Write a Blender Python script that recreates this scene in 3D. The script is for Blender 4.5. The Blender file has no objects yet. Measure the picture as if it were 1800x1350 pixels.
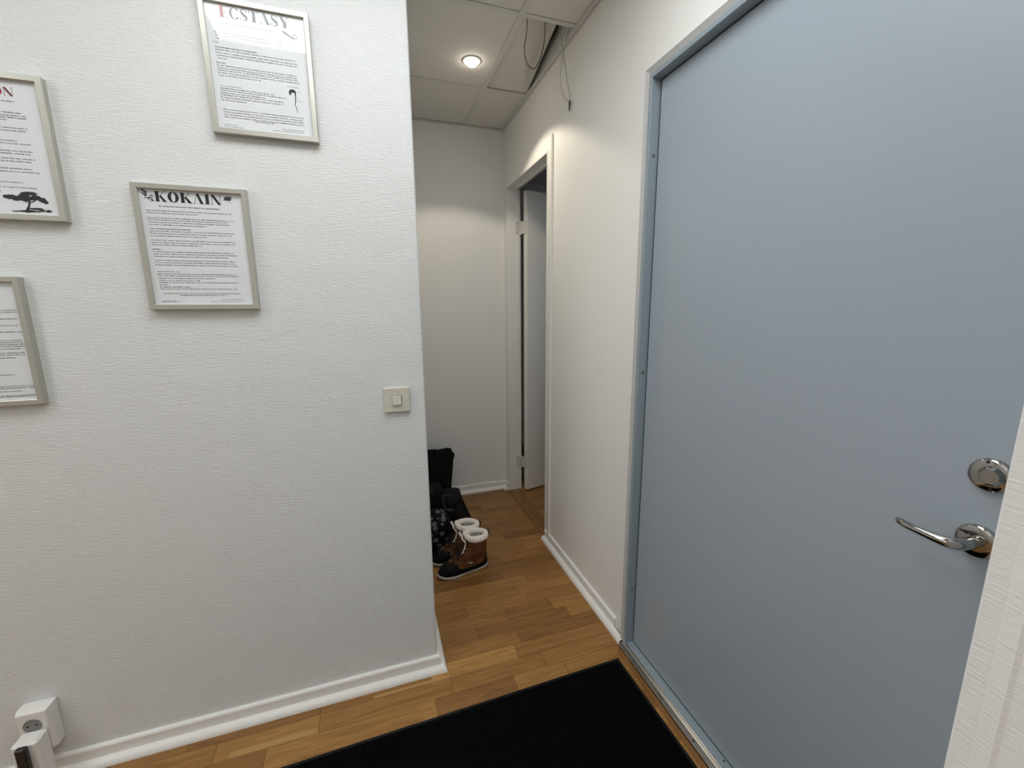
import bpy, math, random
from math import sin, cos, pi, sqrt, atan2, radians
from mathutils import Vector, Matrix

scene = bpy.context.scene
COL = scene.collection

# ------------------------------------------------------------------ camera
YAW, PITCH, ROLL = -0.32025, -0.18290, -0.00796
cam_data = bpy.data.cameras.new('camera')
cam_data.sensor_width = 36.0
cam_data.lens = 734.8 / 1800 * 36.0
cam_data.clip_start = 0.02
cam = bpy.data.objects.new('camera', cam_data)
COL.objects.link(cam)
_f = Vector((-sin(YAW) * cos(PITCH), cos(YAW) * cos(PITCH), sin(PITCH)))
_r = Vector((cos(YAW), sin(YAW), 0))
_u = _r.cross(_f)
_R = cos(ROLL) * _r + sin(ROLL) * _u
_U = -sin(ROLL) * _r + cos(ROLL) * _u
cam.matrix_world = Matrix(((_R.x, _U.x, -_f.x, -0.1546), (_R.y, _U.y, -_f.y, -1.3939), (_R.z, _U.z, -_f.z, 1.35), (0, 0, 0, 1)))
scene.camera = cam

# ------------------------------------------------------------------ world, light, exposure
world = bpy.data.worlds.new('world')
scene.world = world
world.use_nodes = True
world.node_tree.nodes['Background'].inputs[0].default_value = (0.62, 0.74, 0.90, 1)
world.node_tree.nodes['Background'].inputs[1].default_value = 1.0
scene.view_settings.view_transform = 'Standard'
scene.view_settings.look = 'None'
scene.view_settings.gamma = 1.0
scene.view_settings.use_curve_mapping = False
scene.view_settings.exposure = 0.1
PANEL_STRENGTH = 7.4          # luminance of the ceiling light panels
PANEL_COLOR = (0.965, 1.0, 1.0)
SPOT_POWER = 15.0              # small recessed downlight in the corridor
SPOT_COLOR = (1.0, 0.90, 0.73)

W, L, H = 0.7442, 1.4638, 2.4828   # corridor: right wall x, end wall y, ceiling z
WT = 0.10                          # partition thickness

# ------------------------------------------------------------------ materials
MATS = {}
def mat(name, color, rough=0.6, metal=0.0, spec=0.5, bump=None, build=None, coat=0.0):
    if name in MATS: return MATS[name]
    m = bpy.data.materials.new(name); m.use_nodes = True
    nt = m.node_tree; b = nt.nodes['Principled BSDF']
    b.inputs['Base Color'].default_value = (*color, 1)
    b.inputs['Roughness'].default_value = rough
    b.inputs['Metallic'].default_value = metal
    b.inputs['Specular IOR Level'].default_value = spec
    b.inputs['Coat Weight'].default_value = coat
    if bump:                                   # (scale xyz, noise scale, strength, distance)
        sc, ns, st, di = bump
        tc = nt.nodes.new('ShaderNodeTexCoord'); mp = nt.nodes.new('ShaderNodeMapping')
        mp.inputs['Scale'].default_value = sc
        nz = nt.nodes.new('ShaderNodeTexNoise'); nz.inputs['Scale'].default_value = ns
        nz.inputs['Detail'].default_value = 4
        bp = nt.nodes.new('ShaderNodeBump'); bp.inputs['Strength'].default_value = st
        bp.inputs['Distance'].default_value = di
        nt.links.new(tc.outputs['Object'], mp.inputs['Vector']); nt.links.new(mp.outputs[0], nz.inputs['Vector'])
        nt.links.new(nz.outputs[0], bp.inputs['Height']); nt.links.new(bp.outputs[0], b.inputs['Normal'])
    if build: build(nt, b)
    MATS[name] = m
    return m

def N(nt, kind, **kw):
    n = nt.nodes.new(kind)
    for k, v in kw.items():
        if hasattr(n, k): setattr(n, k, v)
        else: n.inputs[k.replace('_', ' ')].default_value = v
    return n

def wallpaper(strength):
    """painted glass-fibre wallpaper: fine horizontal ribs broken up by noise and small lumps"""
    def b(nt, bsdf):
        tc = N(nt, 'ShaderNodeTexCoord')
        mp = N(nt, 'ShaderNodeMapping'); mp.inputs['Scale'].default_value = (38, 38, 430)
        n1 = N(nt, 'ShaderNodeTexNoise', Scale=1.0, Detail=3.0)
        mp2 = N(nt, 'ShaderNodeMapping'); mp2.inputs['Scale'].default_value = (180, 180, 200)
        n2 = N(nt, 'ShaderNodeTexNoise', Scale=1.0, Detail=2.0)
        n3 = N(nt, 'ShaderNodeTexNoise', Scale=9.0, Detail=3.0)
        add = N(nt, 'ShaderNodeMath', operation='ADD'); add2 = N(nt, 'ShaderNodeMath', operation='ADD')
        m = N(nt, 'ShaderNodeMath', operation='MULTIPLY'); m.inputs[1].default_value = 0.22
        m3 = N(nt, 'ShaderNodeMath', operation='MULTIPLY'); m3.inputs[1].default_value = 1.6
        bp = N(nt, 'ShaderNodeBump', Strength=strength, Distance=0.003)
        for a in (mp, mp2): nt.links.new(tc.outputs['Object'], a.inputs['Vector'])
        nt.links.new(tc.outputs['Object'], n3.inputs['Vector'])
        nt.links.new(mp.outputs[0], n1.inputs['Vector']); nt.links.new(mp2.outputs[0], n2.inputs['Vector'])
        nt.links.new(n2.outputs[0], m.inputs[0]); nt.links.new(n1.outputs[0], add.inputs[0]); nt.links.new(m.outputs[0], add.inputs[1])
        nt.links.new(n3.outputs[0], m3.inputs[0]); nt.links.new(add.outputs[0], add2.inputs[0]); nt.links.new(m3.outputs[0], add2.inputs[1])
        nt.links.new(add2.outputs[0], bp.inputs['Height']); nt.links.new(bp.outputs[0], bsdf.inputs['Normal'])
    return b

def oak(along='x', joints=False):
    """oak strip: colour picked per object, grain stretched along the strip"""
    def b(nt, bsdf):
        tc = N(nt, 'ShaderNodeTexCoord'); oi = N(nt, 'ShaderNodeObjectInfo'); geo = N(nt, 'ShaderNodeNewGeometry')
        mp = N(nt, 'ShaderNodeMapping')
        mp.inputs['Scale'].default_value = (5, 60, 40) if along == 'x' else (60, 5, 40)
        off = N(nt, 'ShaderNodeVectorMath', operation='MULTIPLY_ADD')
        off.inputs[1].default_value = (37, 23, 11)
        cmb = N(nt, 'ShaderNodeCombineXYZ')
        for i in range(3): nt.links.new(oi.outputs['Random'], cmb.inputs[i])
        nt.links.new(cmb.outputs[0], off.inputs[0]); nt.links.new(geo.outputs['Position'], off.inputs[2])
        nt.links.new(off.outputs[0], mp.inputs['Vector'])
        wv = N(nt, 'ShaderNodeTexNoise', Scale=1.0, Detail=5.0, Distortion=1.2)
        nt.links.new(mp.outputs[0], wv.inputs['Vector'])
        r1 = N(nt, 'ShaderNodeValToRGB')
        r1.color_ramp.elements[0].color = (0.215, 0.094, 0.024, 1); r1.color_ramp.elements[1].color = (0.41, 0.215, 0.062, 1)
        r1.color_ramp.elements[0].position = 0.25; r1.color_ramp.elements[1].position = 0.8
        nt.links.new(wv.outputs[0], r1.inputs[0])
        r2 = N(nt, 'ShaderNodeValToRGB')
        e = r2.color_ramp.elements
        e[0].color = (0.66, 0.60, 0.54, 1); e[1].color = (1.30, 1.36, 1.40, 1)
        x = e.new(0.45); x.color = (0.93, 0.90, 0.86, 1)
        x = e.new(0.85); x.color = (1.08, 1.10, 1.10, 1)
        nt.links.new(oi.outputs['Random'], r2.inputs[0])
        mx = N(nt, 'ShaderNodeVectorMath', operation='MULTIPLY')
        nt.links.new(r1.outputs[0], mx.inputs[0]); nt.links.new(r2.outputs[0], mx.inputs[1])
        nt.links.new(mx.outputs[0], bsdf.inputs['Base Color'])
        bp = N(nt, 'ShaderNodeBump', Strength=0.08, Distance=0.001)
        nt.links.new(wv.outputs[0], bp.inputs['Height']); nt.links.new(bp.outputs[0], bsdf.inputs['Normal'])
    return b

def speckle(c1, c2, scale, lo, hi, kind='noise'):
    def b(nt, bsdf):
        tc = N(nt, 'ShaderNodeTexCoord')
        if kind == 'noise': t = N(nt, 'ShaderNodeTexNoise', Scale=scale, Detail=3.0)
        else:
            t = N(nt, 'ShaderNodeTexVoronoi', Scale=scale)
        r = N(nt, 'ShaderNodeValToRGB')
        r.color_ramp.elements[0].position = lo; r.color_ramp.elements[1].position = hi
        r.color_ramp.elements[0].color = (*c1, 1); r.color_ramp.elements[1].color = (*c2, 1)
        nt.links.new(tc.outputs['Object'], t.inputs['Vector']); nt.links.new(t.outputs[0], r.inputs[0])
        nt.links.new(r.outputs[0], bsdf.inputs['Base Color'])
    return b

def glass_mat():
    m = bpy.data.materials.new('picture_glass'); m.use_nodes = True
    nt = m.node_tree; nt.nodes.clear()
    o = N(nt, 'ShaderNodeOutputMaterial'); mx = N(nt, 'ShaderNodeMixShader')
    tr = N(nt, 'ShaderNodeBsdfTransparent'); gl = N(nt, 'ShaderNodeBsdfGlossy'); gl.inputs['Roughness'].default_value = 0.0
    lw = N(nt, 'ShaderNodeLayerWeight', Blend=0.5)           # facing = 1 - |cos|, same from both sides
    pw = N(nt, 'ShaderNodeMath', operation='POWER'); pw.inputs[1].default_value = 5.0
    mu = N(nt, 'ShaderNodeMath', operation='MULTIPLY_ADD'); mu.inputs[1].default_value = 0.92; mu.inputs[2].default_value = 0.065   # Schlick, two surfaces
    nt.links.new(lw.outputs['Facing'], pw.inputs[0]); nt.links.new(pw.outputs[0], mu.inputs[0]); nt.links.new(mu.outputs[0], mx.inputs[0])
    nt.links.new(tr.outputs[0], mx.inputs[1]); nt.links.new(gl.outputs[0], mx.inputs[2]); nt.links.new(mx.outputs[0], o.inputs[0])
    return m

def emit_mat(name, color, strength):
    m = bpy.data.materials.new(name); m.use_nodes = True
    nt = m.node_tree; nt.nodes.clear()
    o = N(nt, 'ShaderNodeOutputMaterial'); e = N(nt, 'ShaderNodeEmission')
    e.inputs[0].default_value = (*color, 1); e.inputs[1].default_value = strength
    nt.links.new(e.outputs[0], o.inputs[0])
    return m

M_WALLPAPER = mat('painted_wallpaper', (0.71, 0.72, 0.717), 0.5, spec=0.4, build=wallpaper(0.72))
M_WALL = mat('painted_wall', (0.79, 0.78, 0.76), 0.6, spec=0.3, bump=((40, 40, 160), 1.0, 0.12, 0.001))
M_WALLR = mat('painted_wall_right', (0.845, 0.835, 0.81), 0.55, spec=0.35, bump=((40, 40, 160), 1.0, 0.12, 0.001))
M_NEAR = mat('painted_corner', (0.83, 0.83, 0.825), 0.5, spec=0.4, build=wallpaper(0.22))
M_TRIM = mat('white_trim_paint', (0.80, 0.785, 0.75), 0.35, spec=0.5)
M_TILE = mat('ceiling_tile_board', (0.74, 0.72, 0.68), 0.9, spec=0.1, bump=((1, 1, 1), 300, 0.15, 0.0005))
M_TEE = mat('ceiling_grid_metal', (0.66, 0.65, 0.62), 0.4, spec=0.5)
M_OAK = mat('oak_strip', (0.33, 0.16, 0.05), 0.33, spec=0.5, build=oak('x'))
M_OAKL = mat('pale_oak_strip', (0.42, 0.24, 0.085), 0.33, spec=0.5, bump=((5, 60, 40), 1.0, 0.1, 0.001))
M_OAKY = mat('oak_threshold', (0.33, 0.16, 0.05), 0.33, spec=0.5, build=oak('y'))
M_DOOR = mat('blue_grey_paint', (0.345, 0.395, 0.452), 0.33, spec=0.5, bump=((1, 1, 1), 160, 0.04, 0.0006))
M_DFRAME = mat('blue_grey_frame_paint', (0.28, 0.335, 0.375), 0.35, spec=0.5)
M_SEAL = mat('grey_sealant', (0.50, 0.50, 0.49), 0.5)
M_GASKET = mat('dark_gasket', (0.012, 0.016, 0.02), 0.6)
M_PLUGDOT = mat('dark_grey_plug', (0.13, 0.155, 0.17), 0.4)
M_ALU = mat('worn_aluminium', (0.46, 0.45, 0.44), 0.26, metal=1.0, bump=((60, 2, 60), 4, 0.1, 0.0004))
M_CHROME = mat('polished_chrome', (0.40, 0.385, 0.365), 0.07, metal=1.0)
M_DARKMETAL = mat('dark_metal', (0.05, 0.05, 0.05), 0.4, metal=1.0)
M_FRAME = mat('brushed_champagne_metal', (0.53, 0.52, 0.465), 0.38, metal=0.75, bump=((4, 200, 200), 2, 0.1, 0.0003))
M_PAPER = mat('white_poster_paper', (0.76, 0.78, 0.80), 0.6, spec=0.2)
M_INK = mat('black_ink', (0.018, 0.02, 0.024), 0.5, spec=0.2)
M_GREYINK = mat('soft_black_ink', (0.035, 0.038, 0.045), 0.6, spec=0.2)
M_PALEINK = mat('grey_ink', (0.30, 0.31, 0.33), 0.6, spec=0.2)
M_REDINK = mat('red_ink', (0.33, 0.035, 0.04), 0.5, spec=0.2)
M_GLASS = glass_mat()
M_BEIGE = mat('beige_plastic', (0.60, 0.58, 0.49), 0.35)
M_WPLASTIC = mat('white_plastic', (0.76, 0.74, 0.71), 0.3)
M_BPLASTIC = mat('black_plastic', (0.014, 0.012, 0.012), 0.35)
M_GPLASTIC = mat('grey_socket_plastic', (0.22, 0.21, 0.20), 0.45)
M_MAT = mat('black_mat_fibre', (0.0018, 0.0018, 0.0022), 0.95, spec=0.06, bump=((1, 1, 1), 400, 0.8, 0.002))
M_PILE = mat('black_mat_pile', (0.0022, 0.0022, 0.0025), 0.6, spec=0.14)
M_RUBBER = mat('black_rubber_edge', (0.003, 0.0035, 0.004), 0.6, spec=0.25)
M_FABRIC = mat('black_fabric', (0.0055, 0.0055, 0.0065), 0.85, spec=0.25, bump=((1, 1, 1), 90, 0.4, 0.003))
M_NYLON = mat('black_nylon', (0.004, 0.004, 0.005), 0.5, spec=0.3, bump=((1, 1, 1), 25, 0.5, 0.01))
M_STRAP = mat('dark_grey_webbing', (0.055, 0.06, 0.072), 0.7)
M_FLORAL = mat('black_floral_print', (0.01, 0.01, 0.01), 0.8, spec=0.2, build=speckle((0.12, 0.13, 0.135), (0.005, 0.005, 0.006), 30, 0.40, 0.46, 'vor'))
M_BSHOE = mat('black_shell', (0.0032, 0.0032, 0.004), 0.65, spec=0.18)
M_SUEDE = mat('brown_suede', (0.20, 0.085, 0.032), 0.85, spec=0.15, build=speckle((0.075, 0.028, 0.011), (0.15, 0.064, 0.025), 30, 0.3, 0.7))
M_FLEECE = mat('cream_fleece', (0.90, 0.83, 0.76), 0.95, spec=0.05, bump=((1, 1, 1), 140, 1.0, 0.004))
M_LINING = mat('grey_fleece_lining', (0.50, 0.50, 0.45), 0.95, spec=0.05, bump=((1, 1, 1), 140, 1.0, 0.004))
M_SOLE = mat('off_white_rubber', (0.52, 0.51, 0.47), 0.5)
M_LACE = mat('black_lace', (0.012, 0.010, 0.009), 0.7)
M_WCABLE = mat('white_cable', (0.42, 0.41, 0.38), 0.4)
M_HINGE = mat('painted_hinge', (0.62, 0.60, 0.56), 0.35)
M_SCREW = mat('dark_screw', (0.08, 0.075, 0.07), 0.4, metal=0.6)
M_DARK = mat('unlit_plenum', (0.05, 0.048, 0.045), 0.9)
M_PANEL = emit_mat('lit_panel', PANEL_COLOR, PANEL_STRENGTH)
M_LENS = emit_mat('lit_lens', (1.0, 0.9, 0.76), 30.0)

# ------------------------------------------------------------------ mesh helpers
class MB:
    def __init__(s): s.v = []; s.f = []; s.sm = []
    def add(s, vs, fs, smooth=False):
        o = len(s.v); s.v += [Vector(p) for p in vs]
        for f in fs: s.f.append([i + o for i in f]); s.sm.append(smooth)
        return s
    def box(s, x0, x1, y0, y1, z0, z1):
        return s.add([(x0, y0, z0), (x1, y0, z0), (x1, y1, z0), (x0, y1, z0), (x0, y0, z1), (x1, y0, z1), (x1, y1, z1), (x0, y1, z1)],
                     [(3, 2, 1, 0), (4, 5, 6, 7), (0, 1, 5, 4), (1, 2, 6, 5), (2, 3, 7, 6), (3, 0, 4, 7)])
    def bbox(s, x0, x1, y0, y1, z0, z1, b):
        """box with bevelled edges (every edge chamfered by b)"""
        pts = []; 
        for z, i in ((z0, b), (z0 + b, 0), (z1 - b, 0), (z1, b)):
            c = b
            if i: ring = [(x0 + b, y0 + b), (x1 - b, y0 + b), (x1 - b, y0 + b), (x1 - b, y1 - b), (x1 - b, y1 - b), (x0 + b, y1 - b), (x0 + b, y1 - b), (x0 + b, y0 + b)]
            else: ring = [(x0 + c, y0), (x1 - c, y0), (x1, y0 + c), (x1, y1 - c), (x1 - c, y1), (x0 + c, y1), (x0, y1 - c), (x0, y0 + c)]
            pts.append([(x, y, z) for x, y in ring])
        return s.loft(pts, closed=True, cap=True)
    def loft(s, rings, closed=True, cap=False, smooth=False):
        n = len(rings[0]); vs = [p for r in rings for p in r]; fs = []
        for i in range(len(rings) - 1):
            for j in range(n if closed else n - 1):
                k = (j + 1) % n
                fs.append((i * n + j, i * n + k, (i + 1) * n + k, (i + 1) * n + j))
        s.add(vs, fs, smooth)
        if cap:
            s.add(rings[0], [tuple(reversed(range(n)))]); s.add(rings[-1], [tuple(range(n))])
        return s
    def prism(s, poly, axis, a, b):
        """poly of 2-D points extruded along axis from a to b"""
        def P(p, t):
            return (t, p[0], p[1]) if axis == 'x' else (p[0], t, p[1]) if axis == 'y' else (p[0], p[1], t)
        return s.loft([[P(p, a) for p in poly], [P(p, b) for p in poly]], True, True)
    def tube(s, pts, r, n=8, cap=True, smooth=True, flat=1.0, up=None):
        pts = [Vector(p) for p in pts]; rings = []; prev = None
        for i, p in enumerate(pts):
            t = (pts[min(i + 1, len(pts) - 1)] - pts[max(i - 1, 0)]).normalized()
            if prev is None:
                a = Vector(up) if up else (Vector((0, 0, 1)) if abs(t.z) < 0.9 else Vector((1, 0, 0)))
                a = (a - t * a.dot(t)).normalized()
            else:
                a = (prev - t * prev.dot(t)).normalized()
            prev = a; b = t.cross(a)
            ri = r[i] if isinstance(r, (list, tuple)) else r
            rings.append([p + a * cos(2 * pi * j / n) * ri * flat + b * sin(2 * pi * j / n) * ri for j in range(n)])
        return s.loft(rings, True, cap, smooth)
    def lathe(s, center, axis, prof, n=32, smooth=True):
        """prof: (radius, offset along axis)"""
        ax = Vector(axis).normalized(); a = Vector((0, 0, 1)) if abs(ax.z) < 0.9 else Vector((1, 0, 0))
        a = (a - ax * a.dot(ax)).normalized(); b = ax.cross(a); c = Vector(center)
        rings = [[c + ax * h + (a * cos(2 * pi * j / n) + b * sin(2 * pi * j / n)) * max(r, 1e-5) for j in range(n)] for r, h in prof]
        return s.loft(rings, True, False, smooth)
    def build(s, name, m, parent=None, world=True, bevel=0, subsurf=0, kind=None, label=None, autosmooth=None):
        off = Vector((0, 0, 0))
        if parent is not None and world:
            p = parent
            while p is not None: off += p.location; p = p.parent
        me = bpy.data.meshes.new(name)
        me.from_pydata([tuple(v - off) for v in s.v], [], s.f); me.validate(); me.update()
        import bmesh
        bm = bmesh.new(); bm.from_mesh(me)
        bmesh.ops.remove_doubles(bm, verts=bm.verts, dist=1e-6)
        bmesh.ops.recalc_face_normals(bm, faces=bm.faces)
        bm.to_mesh(me); bm.free()
        if any(s.sm): me.shade_smooth() if all(s.sm) else me.set_sharp_from_angle(angle=radians(40))
        if any(s.sm) and not all(s.sm):
            for p in me.polygons: p.use_smooth = True
            me.set_sharp_from_angle(angle=radians(40))
        me.materials.append(m)
        o = bpy.data.objects.new(name, me); COL.objects.link(o)
        if parent is not None: o.parent = parent
        if bevel:
            md = o.modifiers.new('bevel', 'BEVEL'); md.width = bevel; md.segments = 2; md.limit_method = 'ANGLE'; md.angle_limit = radians(50)
        if subsurf:
            md = o.modifiers.new('subsurf', 'SUBSURF'); md.levels = subsurf; md.render_levels = subsurf
        if kind: o['kind'] = kind
        if label: o['label'] = label
        return o

def tag(o, label, cat, group=None, kind=None):
    o['label'] = label; o['category'] = cat
    if group: o['group'] = group
    if kind: o['kind'] = kind
    return o

def empty(name, loc, rz=0):
    o = bpy.data.objects.new(name, None); COL.objects.link(o)
    o.location = loc; o.rotation_euler = (0, 0, rz); o.empty_display_size = 0.05
    return o

def box(name, m, x0, x1, y0, y1, z0, z1, parent=None, bevel=0, **k):
    return MB().box(x0, x1, y0, y1, z0, z1).build(name, m, parent, bevel=bevel, **k)

def sweep(path, prof, side=1):
    """profile (out, z) swept along a 2-D path with mitred corners; side=+1 offsets to the left of the direction"""
    P = [Vector(p) for p in path]; mb = MB(); rings = []
    for i, p in enumerate(P):
        d0 = (P[i] - P[i - 1]).normalized() if i > 0 else (P[1] - P[0]).normalized()
        d1 = (P[i + 1] - P[i]).normalized() if i < len(P) - 1 else d0
        n0 = Vector((-d0.y, d0.x)) * side; n1 = Vector((-d1.y, d1.x)) * side
        n = (n0 + n1); n = n / max(n.dot(n0), 1e-6)
        rings.append([(p.x + n.x * o, p.y + n.y * o, z) for o, z in prof])
    return mb.loft(rings, True, True)

S = 'structure'
# ------------------------------------------------------------------ large structure
def struct(name, m, boxes, label, cat='wall', parent=None):
    mb = MB()
    for b in boxes: mb.box(*b)
    o = mb.build(name, m, parent)
    if parent is None: tag(o, label, cat, kind=S)
    return o

# left block: poster wall (faces the camera) and the hidden left side of the corridor
mb = MB()
mb.prism([(-3.2, 0), (-0.004, 0), (0, 0.004), (0, 1.60), (-3.2, 1.60)], 'z', 0, 2.60)
wall_left = tag(mb.build('wall_left', M_WALLPAPER), 'white rib-textured wallpapered wall carrying the framed posters', 'wall', kind=S)
struct('wall_end', M_WALL, [(0, W + WT, L, L + 0.12, 0, 2.6)], 'plain white end wall at the far end of the corridor')
# right wall with two door openings
FY0, FY1, FZ = 0.708, 1.407, 2.125           # far opening
BY0, BY1, BZ = -1.205, -0.128, 2.072         # blue door opening
struct('wall_right', M_WALLR, [
    (W, W + WT, FY1, L, 0, 2.6), (W, W + WT, FY0, FY1, FZ, 2.6), (W, W + WT, BY1, FY0, 0, 2.6),
    (W, W + WT, BY0, BY1, BZ, 2.6), (W, W + WT, -3.3, BY0, 0, 2.6)],
    'smooth white right-hand wall holding the blue door and the open white door')
# projecting wall end right beside the camera, corner faceted to shade in lighter and darker bands
mb = MB()
mb.prism([(W, -1.2207), (0.318, -1.2207), (0.3165, -1.2222), (0.3168, -1.2350), (0.3138, -1.2470), (0.3160, -1.2500), (0.3160, -3.30), (W, -3.30)], 'z', 0, 2.60)
tag(mb.build('wall_near', M_NEAR), 'white wallpapered wall corner at the right edge of the picture', 'wall', kind=S)
struct('wall_back', M_WALL, [(-3.2, W + WT, -3.42, -3.30, 0, 2.6)], 'white wall behind the camera')
struct('wall_outer', M_WALL, [(-3.32, -3.2, -3.42, 1.6, 0, 2.6)], 'white wall on the far left, outside the picture')
# side room behind the open white door
struct('wall_side_room', M_WALL, [(W + WT, 1.15, 0.2, 0.28, 0, 2.6), (1.95, 2.18, 0.2, 0.28, 0, 2.6), (1.15, 1.95, 0.2, 0.28, 0, 0.9), (1.15, 1.95, 0.2, 0.28, 2.0, 2.6), (2.10, 2.18, 0.2, 2.4, 0, 2.6), (W + WT, 2.18, 2.32, 2.4, 0, 2.6), (W, W + WT, L + 0.12, 2.4, 0, 2.6)],
       'white walls of the side room behind the open door')
# outside space behind the blue door
struct('wall_stairwell', M_DARK, [(1.1, 1.15, -1.6, 0.2, -0.1, 2.6)], 'wall behind the closed blue door')

# floor: sub-floor slab, then separate oak strips laid left to right
floor = tag(box('floor', M_OAK, -3.32, 2.3, -3.42, 2.5, -0.06, -0.0035), 'oak strip parquet floor running under the mat and down the corridor', 'floor', kind=S)
random.seed(11)
PW = 0.0685
def strip(x0, x1, y0, y1, dz=0.0, m=None):
    e = 0.0004
    mb = MB(); c = 0.0007
    vs = [(x0 + e, y0 + e, -0.0035), (x1 - e, y0 + e, -0.0035), (x1 - e, y1 - e, -0.0035), (x0 + e, y1 - e, -0.0035),
          (x0 + e, y0 + e, -c), (x1 - e, y0 + e, -c), (x1 - e, y1 - e, -c), (x0 + e, y1 - e, -c),
          (x0 + e + c, y0 + e + c, dz), (x1 - e - c, y0 + e + c, dz), (x1 - e - c, y1 - e - c, dz), (x0 + e + c, y1 - e - c, dz)]
    mb.add(vs, [(0, 1, 5, 4), (1, 2, 6, 5), (2, 3, 7, 6), (3, 0, 4, 7), (4, 5, 9, 8), (5, 6, 10, 9), (6, 7, 11, 10), (7, 4, 8, 11), (8, 9, 10, 11)])
    return mb.build('floor_strip', m or M_OAK, floor)
fixed = {  # joints read off the photograph: row index -> x positions
    0: [0.04, 0.345], 1: [0.182, 0.60], -1: [-0.405, -0.03, 0.31], -2: [-0.70, -0.403, 0.036, 0.395], -3: [-0.55, -0.028, 0.26],
    2: [0.33, 0.55], 3: [0.17, 0.461], 4: [0.435], 5: [0.12, 0.50], 8: [0.35, 0.43], 9: [0.594]}
def rows(r0, r1, xa, xb, ylo=-99, yhi=99, use=True):
    for r in range(r0, r1):
        y0 = max(0.009 + PW * r, ylo); y1 = min(0.009 + PW * (r + 1), yhi)
        if y1 - y0 < 0.004: continue
        js = []
        x = xa + random.uniform(-0.35, 0.0)
        while x < xb:
            x += random.choice([0.22, 0.3, 0.38, 0.45, 0.5]) * random.uniform(0.9, 1.1)
            js.append(x)
        if use and r in fixed:
            fx = fixed[r]; js = [j for j in js if j < fx[0] - 0.15 or j > fx[-1] + 0.15] + fx
        js = sorted(j for j in js if xa + 0.06 < j < xb - 0.06)
        xs = [xa] + js + [xb]
        for a, b in zip(xs, xs[1:]): strip(a, b, y0, y1)
rows(-11, 0, -1.60, 0.713, yhi=0.009)
rows(0, 22, 0.0, 0.735, yhi=L)
for x0, x1, y0, y1 in ((-0.233, 0.037, -0.0592, -0.0465), (-0.655, -0.404, -0.125, -0.104), (0.594, 0.698, 0.738, 0.750)):
    strip(x0, x1, y0, y1, 0.0003, M_OAKL)                          # narrow pale staves
rows(8, 24, 0.8275, 1.60, yhi=1.60, use=False)

# ceiling: slab, grid tees and laid-in tiles (0.6 m module)
ceiling = tag(box('ceiling', M_DARK, -3.32, 2.3, -3.42, 2.5, 2.60, 2.66), 'suspended ceiling of square tiles in a metal grid', 'ceiling', kind=S)
box('side_room_ceiling', M_WALL, W + WT, 2.18, 0.2, 2.4, 2.42, 2.46, ceiling)
TX = 0.488
def tee(x0, x1, y0, y1):
    mb = MB().box(x0, x1, y0, y1, H, H + 0.0012)
    if x1 - x0 > y1 - y0: mb.box(x0, x1, (y0 + y1) / 2 - 0.001, (y0 + y1) / 2 + 0.001, H + 0.0012, H + 0.03)
    else: mb.box((x0 + x1) / 2 - 0.001, (x0 + x1) / 2 + 0.001, y0, y1, H + 0.0012, H + 0.03)
    return mb.build('ceiling_tee', M_TEE, ceiling)
hw = 0.012
ys_cor = [0.382, 0.980]
tee(TX - hw, TX + hw, -0.372, L)
for y in ys_cor:
    tee(TX + hw, W - 0.004, y - hw, y + hw)
    tee(0.0, TX - hw, y - hw, y + hw)
# wall angles
def angle(name, x0, x1, y0, y1, wall):
    mb = MB().box(x0, x1, y0, y1, H - 0.0012, H)
    if wall == 'right': mb.box(x1 - 0.0015, x1, y0, y1, H - 0.0012, H + 0.022)
    if wall == 'end': mb.box(x0, x1, y1 - 0.0015, y1, H - 0.0012, H + 0.022)
    if wall == 'left': mb.box(x0, x0 + 0.0015, y0, y1, H - 0.0012, H + 0.022)
    return mb.build(name, M_TEE, ceiling)
angle('wall_angle', W - 0.024, W, -1.22, L, 'right')
angle('wall_angle', 0, W - 0.024, L - 0.022, L, 'end')
angle('wall_angle', 0, 0.022, 0, L - 0.022, 'left')
def tile(x0, x1, y0, y1, zs=(0, 0, 0, 0)):
    t = 0.015; g = 0.003
    a, b, c, d = [(x, y, H + 0.0030 + z) for (x, y), z in zip(((x0 + g, y0 + g), (x1 - g, y0 + g), (x1 - g, y1 - g), (x0 + g, y1 - g)), zs)]
    mb = MB(); lo = [a, b, c, d]; hi = [(p[0], p[1], p[2] + t) for p in lo]
    mb.loft([lo, hi], True, True)
    return mb.build('ceiling_tile', M_TILE, ceiling)
tile(0.0, TX, 0.982, L); tile(TX, W, 0.982, L)
tile(0.0, TX, 0.384, 0.980)
tile(0.0, TX, -0.37, 0.380); tile(TX, W, -0.37, 0.380)
# loose tile, pushed up along the wall by the cables
lo_ = [(TX - 0.004, 0.391, H + 0.006), (0.694, 0.391, H + 0.110), (0.727, 0.977, H + 0.004), (TX - 0.003, 0.974, H + 0.008)]
MB().loft([lo_, [(p[0], p[1], p[2] + 0.015) for p in lo_]], True, True).build('ceiling_tile', M_TILE, ceiling)
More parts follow.
